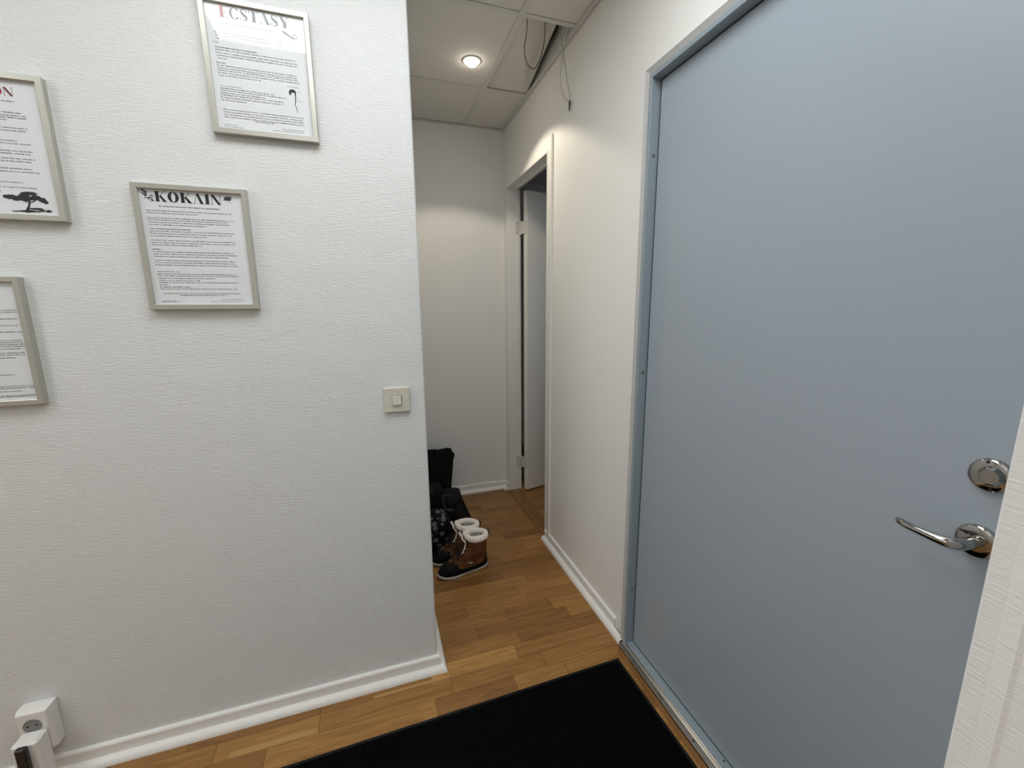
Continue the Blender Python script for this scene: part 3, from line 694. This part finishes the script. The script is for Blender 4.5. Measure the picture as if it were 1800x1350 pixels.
# poster 1: KOKAIN
t, p = poster('framed_poster', -0.7123, -0.4551, 1.3495, 1.6680, 'framed poster titled KOKAIN in the middle of the poster wall')
title('KOKAIN', -0.6655, -0.5175, 1.6255, 1.6510, p, [(6, M_INK, 'title', None)])
txt(t, p, 'En drog som kommer från bladen av kokabusken.', TK[0][0], TK[0][1], 1.6150, 0.0034, M_INK)
txt(t, p, 'VAD HÄNDER NÄR MAN TAR KOKAIN?', TK[7][0], TK[7][1], 1.558, 0.0030, M_INK)
pseudo([l for i, l in enumerate(TK) if i not in (0, 7)], p, 3)
mb = MB()
for x, z, a, l, w in ((-0.690, 1.652, 2.3, 0.010, 0.004), (-0.684, 1.648, 0.9, 0.008, 0.0045), (-0.690, 1.644, 2.5, 0.010, 0.003), (-0.683, 1.6425, 1.0, 0.007, 0.004), (-0.686, 1.639, 2.4, 0.009, 0.003),
                      (-0.683, 1.6335, 0.1, 0.011, 0.002), (-0.670, 1.6395, -0.3, 0.009, 0.0022), (-0.672, 1.634, 0.2, 0.009, 0.0022), (-0.671, 1.628, -0.7, 0.008, 0.0045), (-0.678, 1.633, 1.2, 0.008, 0.003), (-0.674, 1.6375, -0.9, 0.007, 0.002)):
    leafshape(mb, x, z, a, l, w)
for s in stroke([(-0.692, 1.655), (-0.686, 1.645), (-0.679, 1.636), (-0.674, 1.622)], [0.0007] * 4): quad(mb, s, YP - 0.0004)
mb.build('leaf_sprig_print', M_GREYINK, p)
mb = MB(); quad(mb, [(-0.5125, 1.638), (-0.4955, 1.6375), (-0.4925, 1.6475), (-0.5080, 1.6475)]); mb.build('card_print', M_GREYINK, p)
mb = MB(); quad(mb, [(-0.5100, 1.6345), (-0.4935, 1.6345), (-0.4935, 1.6352), (-0.5100, 1.6350)]); mb.build('card_line_print', M_PALEINK, p)

# poster 2: ECSTASY
t, p = poster('framed_poster', -0.5150, -0.2610, 1.8045, 2.1215, 'framed poster titled ECSTASY, highest on the wall, with a bright reflection across its top')
title('ECSTASY', -0.4700, -0.3120, 2.0800, 2.1055, p, [(1, M_REDINK, 'title_initial', 'red initial letter E'), (6, M_GREYINK, 'title', None)])
txt(t, p, 'VAD HÄNDER NÄR MAN TAR ECSTASY?', TE[5][0], TE[5][1], TE[5][2], 0.0030, M_INK)
pseudo([l for i, l in enumerate(TE) if i != 5], p, 5)
mb = MB()
for s in stroke([(-0.3285, 2.0725), (-0.322, 2.068), (-0.314, 2.064), (-0.308, 2.060), (-0.302, 2.057)], [0.003, 0.005, 0.004, 0.003, 0.002]): quad(mb, s)
for a in ellipse_ring(-0.300, 2.0625, 0.006, 0.0055, 0.0042, 0.0038, n=16): quad(mb, a)
mb.build('swirl_print', M_GREYINK, p)
mb = MB()
for a in ellipse_ring(-0.3175, 1.9265, 0.0088, 0.0082, 0.0, 0.002, 0, pi, 14): quad(mb, a)
quad(mb, [(-0.3263, 1.9285), (-0.3263, 1.9215), (-0.3220, 1.9190), (-0.3200, 1.9285)], YP - 0.0004)
for s in stroke([(-0.3110, 1.928), (-0.3105, 1.917), (-0.3115, 1.906), (-0.3140, 1.897), (-0.3105, 1.888), (-0.3090, 1.877)], [0.0035, 0.0022, 0.0018, 0.0014, 0.0014, 0.0008]): quad(mb, s, YP - 0.0004)
mb.build('nerve_cell_print', M_GREYINK, p)
for x0_, x1_, z_ in ((-0.330, -0.300, 1.9395), (-0.3065, -0.299, 1.9285), (-0.3085, -0.296, 1.9060)):
    mb = MB(); quad(mb, [(x0_, z_), (x1_, z_), (x1_, z_ + 0.0009), (x0_, z_ + 0.0009)])
    mb.build('caption_line', M_PALEINK, p)

# poster 3: ...ON, cut by the left edge of the picture
t, p = poster('framed_poster', -1.1060, -0.8490, 1.5640, 1.8850, 'framed poster with a black tree and red letters ON, cut by the left edge')
title('ON', -0.9455, -0.9075, 1.8385, 1.8565, p, [(1, M_REDINK, 'title_letter', None), (1, M_REDINK, 'title_letter', None)])
mb = MB()
for s in stroke([(-0.9215, 1.8560), (-0.9110, 1.8385)], [0.0035, 0.0035]): quad(mb, s, YP - 0.0006)
mb.build('title_shading', mat('dark_red_ink', (0.10, 0.012, 0.018), 0.5), p)
pseudo([(-1.085 + (0.004 if i % 3 else 0), l[1], l[2]) for i, l in enumerate(T3)], p, 8)
mb = MB(); rnd = random.Random(4)
def blob(x, z, rx, rz, n=18, y=YP - 0.0003):
    quad(mb, [(x + rx * cos(2 * pi * i / n) * rnd.uniform(0.85, 1.1), z + rz * sin(2 * pi * i / n) * rnd.uniform(0.7, 1.15)) for i in range(n)], y)
for k, (x, z, rx, rz) in enumerate(((-0.952, 1.6170, 0.013, 0.0060), (-0.938, 1.6150, 0.014, 0.0072), (-0.924, 1.6130, 0.012, 0.0062), (-0.916, 1.6270, 0.016, 0.0042), (-0.925, 1.6220, 0.010, 0.0050), (-0.905, 1.6180, 0.010, 0.0062), (-0.914, 1.6150, 0.010, 0.0045), (-0.893, 1.6130, 0.008, 0.0060), (-0.887, 1.6080, 0.005, 0.0040))):
    blob(x, z, rx, rz, y=YP - 0.0003 - 0.00002 * k)
for s in stroke([(-0.917, 1.612), (-0.919, 1.602), (-0.922, 1.594), (-0.925, 1.586)], [0.003, 0.0036, 0.0045, 0.0075]): quad(mb, s, YP - 0.0006)
for s in stroke([(-0.928, 1.610), (-0.919, 1.604), (-0.905, 1.612)], [0.0016, 0.0022, 0.0015]): quad(mb, s, YP - 0.0007)
for k, (x, z, rx, rz) in enumerate(((-0.944, 1.5850, 0.010, 0.0014), (-0.924, 1.5860, 0.016, 0.0028), (-0.907, 1.5920, 0.014, 0.0024), (-0.896, 1.5885, 0.006, 0.0022), (-0.885, 1.5880, 0.006, 0.0030), (-0.905, 1.5860, 0.006, 0.0014))):
    blob(x, z, rx, rz, y=YP - 0.0008 - 0.00002 * k)
mb.build('tree_print', M_INK, p)

# poster 4: lower left, only its right edge shows
t, p = poster('framed_poster', -1.2210, -0.9660, 1.1135, 1.4315, 'lowest framed poster, cut by the left edge, only its right strip showing')
pseudo([(-1.200, l[1] + 0.028, l[2], l[3] if len(l) > 3 else 1) for l in T4], p, 9)

# ------------------------------------------------------------------ light switch
t = empty('light_switch', (-0.092, 0, 1.053))
MB().bbox(-0.133, -0.051, -0.0105, 0.0, 1.0125, 1.0945, 0.0022).build('cover_plate', M_BEIGE, t)
mb = MB()
for r, y in ((0.0165, -0.0106), (0.0155, -0.0110), (0.0150, -0.0106)): pass
box('button_recess', M_SCREW, -0.1075, -0.0765, -0.0108, -0.0100, 1.0375, 1.0680, t)
mb = MB(); mb.loft([[(-0.1065, -0.0104, 1.0385), (-0.0785, -0.0104, 1.0385), (-0.0785, -0.0104, 1.0670), (-0.1065, -0.0104, 1.0670)],
                    [(-0.1065, -0.0165, 1.0385), (-0.0785, -0.0165, 1.0385), (-0.0785, -0.0125, 1.0670), (-0.1065, -0.0125, 1.0670)]], True, True)
mb.build('rocker_button', M_BEIGE, t, bevel=0.0008)
tag(t, 'beige square light switch with small rocker, beside the wall corner', 'light switch')

# ------------------------------------------------------------------ wall socket with a charger in it
t = empty('wall_socket', (-1.117, 0, 0.130))
mb = MB(); x0, x1, z0, z1 = -1.160, -1.093, 0.120, 0.248
mb.loft([[(x0 - 0.004, 0, z0 - 0.004), (x1 + 0.004, 0, z0 - 0.004), (x1 + 0.004, 0, z1 + 0.004), (x0 - 0.004, 0, z1 + 0.004)],
         [(x0 - 0.004, -0.028, z0 - 0.004), (x1 + 0.004, -0.028, z0 - 0.004), (x1 + 0.004, -0.028, z1 + 0.004), (x0 - 0.004, -0.028, z1 + 0.004)],
         [(x0, -0.042, z0), (x1, -0.042, z0), (x1, -0.042, z1), (x0, -0.042, z1)]], True, True)
mb.build('socket_housing', M_WPLASTIC, t, bevel=0.004)
for z, nm in ((0.2085, 'socket_well'), (0.158, 'socket_well')):
    MB().lathe((-1.1265, -0.0425, z), (0, -1, 0), [(0.0, -0.0002), (0.0165, -0.0002), (0.0180, 0.0004), (0.0195, 0.0016), (0.0205, 0.0)], 32).build(nm, M_GPLASTIC, t)
    for s in (-1, 1): MB().lathe((-1.1265 + s * 0.0095, -0.0428, z), (0, -1, 0), [(0.0, 0.0004), (0.0026, 0.0004)], 12).build('contact_hole', M_BPLASTIC, t)
tag(t, 'white double wall socket low on the wall in the bottom left corner', 'wall socket')
t = empty('plug_in_charger', (-1.112, -0.043, 0.120))
mb = MB(); ch = [(-1.148, 0.0), (-1.078, 0.0)]
MB().bbox(-1.150, -1.093, -0.090, -0.0445, 0.060, 0.196, 0.005).build('charger_body', M_WPLASTIC, t)
MB().bbox(-1.133, -1.110, -0.1050, -0.0902, 0.050, 0.1955, 0.003).build('black_insert', M_BPLASTIC, t, label='black front piece')
MB().tube([(-1.121, -0.097, 0.052), (-1.121, -0.097, 0.03), (-1.123, -0.10, 0.012), (-1.15, -0.115, 0.0045), (-1.26, -0.13, 0.0045), (-1.5, -0.12, 0.0045), (-1.9, -0.1, 0.0045)], 0.0035, 8).build('power_cable', M_BPLASTIC, t)
tag(t, 'white charger with black front plugged into the lower socket', 'charger')

# ------------------------------------------------------------------ entrance mat
t = empty('entrance_mat', (-0.08, -0.6, 0))
a0 = radians(0.9)
def mp(x, y): return (0.671 + x * cos(a0) - y * sin(a0), -0.187 + x * sin(a0) + y * cos(a0))
MW, MD = 1.50, 0.90
pl = [mp(0, 0), mp(-MW, 0), mp(-MW, -MD), mp(0, -MD)]
pi_ = [mp(-0.006, -0.006), mp(-MW + 0.006, -0.006), mp(-MW + 0.006, -MD + 0.006), mp(-0.006, -MD + 0.006)]
MB().loft([[(x, y, 0.0004) for x, y in pl], [(x, y, 0.0022) for x, y in pl], [(x, y, 0.0034) for x, y in pi_]], True, True).build('rubber_backing', M_RUBBER, t)
pj = [mp(-0.012, -0.012), mp(-MW + 0.012, -0.012), mp(-MW + 0.012, -MD + 0.012), mp(-0.012, -MD + 0.012)]
MB().loft([[(x, y, 0.0034) for x, y in pj], [(x, y, 0.0058) for x, y in pj]], True, True).build('mat_surface', M_MAT, t)
rnd = random.Random(2); vs = []; fs = []
nx, ny = 250, 92
for i in range(nx):
    for j in range(ny):
        x = -0.014 - i * 0.0051 + rnd.uniform(-.002, .002); y = -0.014 - j * 0.0051 + rnd.uniform(-.002, .002)
        X, Y = mp(x, y); r = rnd.uniform(0.0012, 0.0024); h = rnd.uniform(0.0015, 0.0042); a = rnd.uniform(0, 2 * pi); lx, ly = rnd.uniform(-.0015, .0015), rnd.uniform(-.0015, .0015)
        o = len(vs)
        for k in range(3): vs.append((X + r * cos(a + k * 2.094), Y + r * sin(a + k * 2.094) , 0.0054))
        vs.append((X + lx, Y + ly, 0.0056 + h)); fs += [(o, o + 1, o + 3), (o + 1, o + 2, o + 3), (o + 2, o, o + 3)]
me = bpy.data.meshes.new('pile'); me.from_pydata([(v[0] + 0.08, v[1] + 0.6, v[2]) for v in vs], [], fs); me.materials.append(M_PILE)
o = bpy.data.objects.new('pile', me); COL.objects.link(o); o.parent = t; o['kind'] = 'stuff'
tag(t, 'large black entrance mat on the parquet in front of the blue door', 'door mat')

# ------------------------------------------------------------------ loose cables at the ceiling
def spline(pts, n=8):
    P = [Vector(p) for p in pts]; out = []
    for i in range(len(P) - 1):
        p0 = P[max(i - 1, 0)]; p1 = P[i]; p2 = P[i + 1]; p3 = P[min(i + 2, len(P) - 1)]
        for k in range(n):
            u = k / n
            out.append(0.5 * ((2 * p1) + (-p0 + p2) * u + (2 * p0 - 5 * p1 + 4 * p2 - p3) * u * u + (-p0 + 3 * p1 - 3 * p2 + p3) * u ** 3))
    return out + [P[-1]]
c = MB().tube(spline([(0.520, 0.398, 2.53), (0.517, 0.4, 2.480), (0.514, 0.4, 2.430), (0.505, 0.4, 2.385), (0.508, 0.4, 2.345), (0.522, 0.4, 2.318), (0.540, 0.4, 2.309), (0.557, 0.4, 2.320), (0.574, 0.4, 2.352), (0.588, 0.4, 2.400), (0.594, 0.4, 2.445), (0.595, 0.4, 2.488), (0.597, 0.399, 2.53)]), 0.0016, 8).build('hanging_cable', M_BPLASTIC)
tag(c, 'thin black cable hanging in a loop from the ceiling grid', 'cable')
t = empty('hanging_wire', (0.72, 0.45, 2.50))
MB().tube(spline([(0.676, 0.46, 2.535), (0.684, 0.45, 2.505), (0.695, 0.45, 2.455), (0.702, 0.45, 2.410), (0.712, 0.45, 2.365), (0.722, 0.45, 2.310), (0.732, 0.45, 2.262), (0.735, 0.45, 2.232)]), 0.0019, 8).build('wire', M_WCABLE, t)
MB().tube(spline([(0.727, 0.456, 2.54), (0.724, 0.45, 2.505), (0.712, 0.45, 2.460), (0.700, 0.45, 2.415), (0.692, 0.45, 2.370), (0.689, 0.45, 2.330), (0.692, 0.45, 2.290), (0.702, 0.45, 2.258), (0.718, 0.45, 2.238), (0.734, 0.45, 2.229)]), 0.0017, 8).build('wire', M_WCABLE, t)
MB().tube([(0.7345, 0.45, 2.240), (0.7345, 0.45, 2.232), (0.734, 0.45, 2.214), (0.732, 0.45, 2.196)], [0.002, 0.0042, 0.0042, 0.0022], 8).build('dark_connector', M_DARKMETAL, t)
tag(t, 'pale wires with a dark plug end, dangling by the right wall', 'cable')

# ------------------------------------------------------------------ winter boots
def boot(name, loc, rz, label, group):
    """boot in local space: toe at +x, heel at -x, sole on z = 0"""
    t = empty(name, loc, rz)
    NS = 40
    def outline(s, dz):
        pts = []
        for k in range(NS):
            a = 2 * pi * k / NS; c_, s_ = cos(a), sin(a)
            x = 0.138 * c_ * s
            w = 0.0375 + 0.0120 * max(0, min(1, (x + 0.02) / 0.08)) - 0.005 * math.exp(-((x + 0.025) / 0.03) ** 2)
            y = (abs(s_) ** 0.75) * (1 if s_ >= 0 else -1) * w * s
            y += 0.006 * max(0, x / 0.138) * 1.0
            zz = dz + (0.010 * max(0, (x - 0.08) / 0.058) ** 2) + (0.004 * max(0, (-x - 0.09) / 0.05) ** 2)
            pts.append((x, y, zz))
        return pts
    so = MB().loft([outline(0.96, 0.0), outline(1.0, 0.004), outline(1.005, 0.019), outline(0.975, 0.0215)], True, True)
    so.sm = [True] * (len(so.sm) - 2) + [False, False]
    so.build('sole', M_SOLE, t, world=False, subsurf=1)
    # (z, front x, back x, half width)
    prof = [(0.019, 0.131, -0.131, 0.0455), (0.030, 0.132, -0.131, 0.0470), (0.042, 0.127, -0.130, 0.0470), (0.054, 0.115, -0.129, 0.0455), (0.064, 0.096, -0.128, 0.0445), (0.074, 0.072, -0.127, 0.0440),
            (0.086, 0.044, -0.127, 0.0440), (0.100, 0.022, -0.127, 0.0440), (0.116, 0.006, -0.127, 0.0445), (0.134, -0.004, -0.128, 0.0455), (0.152, -0.009, -0.129, 0.0465), (0.168, -0.011, -0.130, 0.0475), (0.178, -0.012, -0.130, 0.0480)]
    def ring(z, f, b, w, infl=0.0):
        pts = []
        f += infl; b -= infl; w += infl
        cx = (f + b) / 2; rx = (f - b) / 2
        for k in range(NS):
            a = 2 * pi * k / NS; c_, s_ = cos(a), sin(a)
            e = 0.85
            x = cx + rx * (abs(c_) ** e) * (1 if c_ >= 0 else -1)
            wl = w
            if z < 0.09: wl = w * (0.80 + 0.20 * max(0, min(1, (x + 0.03) / 0.09)))
            y = wl * (abs(s_) ** 0.85) * (1 if s_ >= 0 else -1)
            if z < 0.09: y += 0.006 * max(0, x / 0.138)
            fold = 0.0014 * sin(z * 190 + 0.8 * s_) * (1 if z > 0.085 else 0)
            pts.append((x, y * (1 + fold * 12), z))
        return pts
    # black shell: toe box, low rand and heel counter
    def shell_top(c_): # height of the rubber shell as a function of cos(angle) (+1 toe, -1 heel)
        if c_ > 0.55: return 0.074
        if c_ > 0.1: return 0.040 + (c_ - 0.1) / 0.45 * 0.034
        if c_ > -0.75: return 0.040 + 0.004 * (-c_ + 0.1)
        return 0.044 + (-c_ - 0.75) / 0.25 * 0.036
    def samp(z, k, infl=0.0):
        for a, b in zip(prof, prof[1:]):
            if a[0] <= z <= b[0]:
                u = (z - a[0]) / (b[0] - a[0]); q = [a[i] + (b[i] - a[i]) * u for i in range(4)]; return ring(*q, infl)[k]
        return ring(*prof[-1], infl)[k]
    sh = [[] for _ in range(8)]
    for k in range(NS):
        top = shell_top(cos(2 * pi * k / NS))
        for i in range(7):
            z = 0.019 + (top - 0.019) * i / 6; sh[i].append(samp(z, k, 0.0028))
        sh[7].append(samp(top, k, 0.0))
    MB().loft(sh, True, False, True).build('rubber_shell', M_BSHOE, t, world=False)
    MB().loft([ring(*q) for q in prof], True, False, True).build('suede_upper', M_SUEDE, t, world=False)
    # fleece collar: bumpy ring, dips at the front opening
    rnd = random.Random(7); coll = []
    nseg, nr = 56, 12
    for i in range(nseg):
        a = 2 * pi * i / nseg; c_, s_ = cos(a), sin(a)
        cx = -0.071; X = cx + 0.055 * c_; Y = 0.0440 * s_
        Z = 0.190 + 0.004 * c_ + (0.006 if c_ > 0.8 else 0) - 0.003 * abs(s_)
        nrm = Vector((c_ / 0.054, s_ / 0.043, 0)).normalized(); rg = []
        for j in range(nr):
            b = 2 * pi * j / nr; rr = 0.0155 * rnd.uniform(0.88, 1.12)
            rg.append(Vector((X, Y, Z)) + nrm * cos(b) * rr * 0.95 + Vector((0, 0, 1)) * sin(b) * rr * 1.15)
        coll.append(rg)
    coll.append(coll[0]); cm = MB().loft(coll, True, False, True); cm.build('fleece_collar', M_FLEECE, t, world=False, subsurf=1)
    inn = []
    for s_, z in ((1.0, 0.186), (0.94, 0.165), (0.85, 0.13), (0.6, 0.09), (0.0, 0.085)):
        inn.append([(-0.071 + 0.044 * s_ * cos(2 * pi * k / 28), 0.033 * s_ * sin(2 * pi * k / 28), z) for k in range(28)])
    MB().loft(inn, True, False, True).build('fleece_lining', M_LINING, t, world=False)
    # tongue standing up in front, fleece edging down both sides of the lacing
    def front(z): return samp(z, 0)[0]
    tg = []
    for z, w, o in ((0.070, 0.016, 0.001), (0.10, 0.017, 0.003), (0.13, 0.018, 0.004), (0.16, 0.020, 0.006), (0.190, 0.022, 0.014), (0.210, 0.020, 0.022)):
        fx = front(min(z, 0.178)) + o
        tg.append([(fx - 0.004, -w, z), (fx + 0.003, -w * 0.6, z), (fx + 0.005, 0, z), (fx + 0.003, w * 0.6, z), (fx - 0.004, w, z), (fx - 0.003, w * 0.6, z), (fx - 0.001, 0, z), (fx - 0.003, -w * 0.6, z)])
    MB().loft(tg, True, True, True).build('tongue', M_SUEDE, t, world=False)
    for s in (-1, 1):
        ps = [(front(z) + 0.002 + (0.010 if z > 0.18 else 0), s * (0.019 + 0.004 * (z - 0.07) / 0.11), z) for z in (0.112, 0.13, 0.15, 0.17, 0.186)]
        MB().tube(spline(ps, 4), [0.0050 * rnd.uniform(0.85, 1.2) for _ in range(17)], 8).build('fleece_edging', M_FLEECE, t, world=False)
    ps = [(front(0.178) + 0.013 + 0.004, -0.021, 0.19), (front(0.178) + 0.022, -0.017, 0.212), (front(0.178) + 0.024, 0, 0.217), (front(0.178) + 0.022, 0.017, 0.212), (front(0.178) + 0.017, 0.021, 0.19)]
    MB().tube(spline(ps, 4), [0.0048 * rnd.uniform(0.85, 1.2) for _ in range(17)], 8).build('fleece_edging', M_FLEECE, t, world=False)
    # laces
    zs = [0.066, 0.080, 0.096, 0.113, 0.131, 0.150, 0.168]
    for i in range(len(zs) - 1):
        for s in (-1, 1):
            z0_, z1_ = zs[i], zs[i + 1]; f0, f1 = front(z0_) + 0.008, front(z1_) + 0.009
            MB().tube(spline([(f0 - 0.006, s * 0.020, z0_), ((f0 + f1) / 2 + 0.003, 0, (z0_ + z1_) / 2), (f1 - 0.005, -s * 0.020, z1_)], 4), 0.0026, 6).build('lace', M_LACE, t, world=False)
    for z in zs:
        for s in (-1, 1):
            MB().lathe((front(z) - 0.001, s * 0.024, z), (0.75, s * 0.65, 0), [(0.0045, -0.003), (0.0045, 0.003), (0.0025, 0.005), (0, 0.005)], 10).build('eyelet', M_DARKMETAL, t, world=False)
    fb = front(0.15) + 0.012
    for s in (-1, 1):
        MB().tube(spline([(fb, 0, 0.150), (fb + 0.012, s * 0.018, 0.158), (fb + 0.016, s * 0.036, 0.140), (fb + 0.010, s * 0.026, 0.126), (fb + 0.003, 0.004 * s, 0.146)], 5), 0.0024, 6).build('lace_bow', M_LACE, t, world=False)
        MB().tube(spline([(fb, 0, 0.148), (fb + 0.016, s * 0.012, 0.120), (fb + 0.030, s * 0.022, 0.092), (fb + 0.036, s * 0.026, 0.078)], 5), 0.0024, 6).build('lace_end', M_LACE, t, world=False)
    # small pale tick mark on the outer side and heel pull
    for s in (-1, 1):
        yb = s * 0.0452
        MB().add([(-0.036, yb, 0.066), (-0.026, yb, 0.0625), (-0.009, yb, 0.0765), (-0.014, yb, 0.0762), (-0.026, yb, 0.0685), (-0.037, yb, 0.0705)], [(0, 1, 2, 3, 4, 5)]).build('tick_mark', M_SOLE, t, world=False)
    MB().tube(spline([(-0.131, 0, 0.160), (-0.145, 0, 0.172), (-0.148, 0, 0.188), (-0.138, 0, 0.198)], 4), 0.003, 8).build('heel_pull', M_LACE, t, world=False)
    tag(t, label, 'boot', group)
    return t
boot('winter_boot', (0.215, 0.548, 0.0), pi + radians(7), 'brown and black lace-up winter boot with cream fleece collar, nearer of the pair', 'brown fleece-lined winter boots')
boot('winter_boot', (0.195, 0.668, 0.0), pi + radians(2), 'brown and black lace-up winter boot with cream fleece collar, behind its twin', 'brown fleece-lined winter boots')

# ------------------------------------------------------------------ dark things along the corridor's left side
t = tag(MB().loft([[(x, y, z) for x, y in r] for r, z in (
        ([(0.02, 0.755), (0.372, 0.755), (0.372, 1.415), (0.02, 1.415)], 0.0006),
        ([(0.018, 0.750), (0.377, 0.750), (0.377, 1.420), (0.018, 1.420)], 0.014),
        ([(0.026, 0.758), (0.369, 0.758), (0.369, 1.412), (0.026, 1.412)], 0.014),
        ([(0.030, 0.762), (0.365, 0.762), (0.365, 1.408), (0.030, 1.408)], 0.004))], True, True).build('shoe_tray', M_BSHOE),
        'flat black shoe tray on the corridor floor under the bags', 'shoe tray')
def lump(name, m, c, r, seed, e=0.6, amp=0.08, parent=None, nu=28, nv=18, world=True, zmin=None):
    rnd = random.Random(seed); ph = [(rnd.uniform(2, 6), rnd.uniform(2, 6), rnd.uniform(0, 6), rnd.uniform(0.4, 1)) for _ in range(6)]
    sg = lambda v, p: (abs(v) ** p) * (1 if v >= 0 else -1)
    rings = []
    for i in range(nv + 1):
        v = -pi / 2 + pi * i / nv; rg = []
        for j in range(nu):
            u = 2 * pi * j / nu
            d = 1 + amp * sum(w * sin(a * u + c_ + 0.0) * cos(b * v + c_) for a, b, c_, w in [(round(q[0]), q[1], q[2], q[3]) for q in ph]) / 2
            x = c[0] + r[0] * sg(cos(v), e) * sg(cos(u), e) * d; y = c[1] + r[1] * sg(cos(v), e) * sg(sin(u), e) * d; z = c[2] + r[2] * sg(sin(v), e) * (1 + (d - 1) * 0.5)
            rg.append((x, y, max(z, zmin) if zmin is not None else z))
        rings.append(rg)
    return MB().loft(rings, True, False, True).build(name, m, parent, world=world)
# backpack lying against the wall
t = empty('backpack', (0.15, 1.02, 0.0))
lump('bag_body', M_NYLON, (0.150, 1.06, 0.112), (0.140, 0.120, 0.106), 3, 0.55, 0.05, t, zmin=0.0045)
lump('front_pocket', M_NYLON, (0.158, 0.962, 0.090), (0.095, 0.035, 0.085), 5, 0.5, 0.05, t, zmin=0.0045)
lump('top_flap', M_FABRIC, (0.215, 1.02, 0.200), (0.090, 0.090, 0.024), 9, 0.5, 0.10, t)
MB().tube(spline([(0.228, 0.905, 0.170), (0.200, 0.880, 0.180), (0.180, 0.880, 0.205), (0.172, 0.885, 0.240), (0.182, 0.900, 0.268), (0.205, 0.910, 0.262), (0.232, 0.930, 0.240)], 6), 0.007, 8, flat=0.45).build('strap', M_STRAP, t, label='dark grey webbing strap')
for x, z in ((0.118, 0.284), (0.128, 0.262)):
    MB().lathe((x, 0.938, z), (0.1, -1, 0.3), [(0, 0.003), (0.003, 0.0025), (0.0042, 0.0), (0.0042, -0.003)], 14).build('metal_stud', M_CHROME, t)
lump('side_panel', M_FABRIC, (0.115, 0.985, 0.235), (0.080, 0.050, 0.075), 12, 0.6, 0.08, t)
tag(t, 'black backpack with a grey strap loop, on the tray behind the boots', 'backpack')
# tall flaring bag by the end wall
t = empty('tote_bag', (0.16, 1.32, 0.0))
def brect(x0, x1, y0, y1, z, dz=0.0, seed=0):
    r_ = random.Random(seed); n = 8; pts = []
    for (a, b, c_, d_) in ((x0, y0, x1, y0), (x1, y0, x1, y1), (x1, y1, x0, y1), (x0, y1, x0, y0)):
        for k in range(n):
            u = k / n; pts.append((a + (c_ - a) * u + r_.uniform(-.003, .003), b + (d_ - b) * u + r_.uniform(-.004, .004), z + dz * sin(pi * 2 * u)))
    return pts
rg = [brect(0.05, 0.275, 1.275, 1.395, 0.0165, 0, 1), brect(0.045, 0.284, 1.265, 1.40, 0.09, 0, 2), brect(0.045, 0.289, 1.265, 1.40, 0.17, 0, 3), brect(0.040, 0.298, 1.262, 1.405, 0.26, 0, 4), brect(0.036, 0.309, 1.26, 1.41, 0.34, 0, 5), brect(0.034, 0.318, 1.26, 1.412, 0.374, 0.0015, 6),
      brect(0.040, 0.312, 1.266, 1.406, 0.372, 0.0015, 6), brect(0.044, 0.300, 1.27, 1.40, 0.30, 0, 5), brect(0.05, 0.284, 1.275, 1.395, 0.15, 0, 5)]
MB().loft(rg, True, True, True).build('bag_body', M_FABRIC, t)
mb = MB()
prof_t = [(0.060, 0.30), (0.284, 0.30), (0.290, 0.411), (0.282, 0.415), (0.240, 0.409), (0.208, 0.408), (0.197, 0.414), (0.150, 0.414), (0.060, 0.412)]
mb.loft([[(x, 1.296 + 0.004 * sin(x * 60), z) for x, z in prof_t], [(x, 1.318 + 0.004 * sin(x * 60), z) for x, z in prof_t]], True, True).build('inner_panel', M_FABRIC, t)
mb = MB()
mb.loft([[(0.215, 1.258, z), (0.232, 1.256, z), (0.236, 1.262, z), (0.215, 1.264, z)] for z in (0.03, 0.12, 0.22, 0.30, 0.37)], True, True).build('side_fold', M_NYLON, t)
tag(t, 'tall black bag flaring towards its open top, against the end wall', 'bag')
# floral printed bag behind the boots
t = empty('floral_bag', (0.10, 0.81, 0.0))
lump('bag_body', M_FLORAL, (0.103, 0.812, 0.108), (0.096, 0.062, 0.100), 21, 0.6, 0.07, t, zmin=0.0045)
lump('gathered_top', M_FLORAL, (0.125, 0.815, 0.200), (0.045, 0.035, 0.022), 22, 0.8, 0.15, t)
tag(t, 'black fabric bag with grey floral print, behind the winter boots', 'bag')
# low black shoe with a little grey print
t = empty('low_shoe', (0.30, 0.90, 0.0))
lump('shoe_upper', M_BSHOE, (0.285, 0.850, 0.050), (0.046, 0.085, 0.042), 31, 0.7, 0.04, t, zmin=0.016)
lump('shoe_tongue', M_FLORAL, (0.290, 0.865, 0.088), (0.032, 0.040, 0.024), 32, 0.8, 0.08, t)
MB().bbox(0.240, 0.330, 0.765, 0.930, 0.0045, 0.018, 0.004).build('shoe_sole', M_RUBBER, t)
tag(t, 'low black shoe with grey patterned tongue, on the tray right of the floral bag', 'shoe')
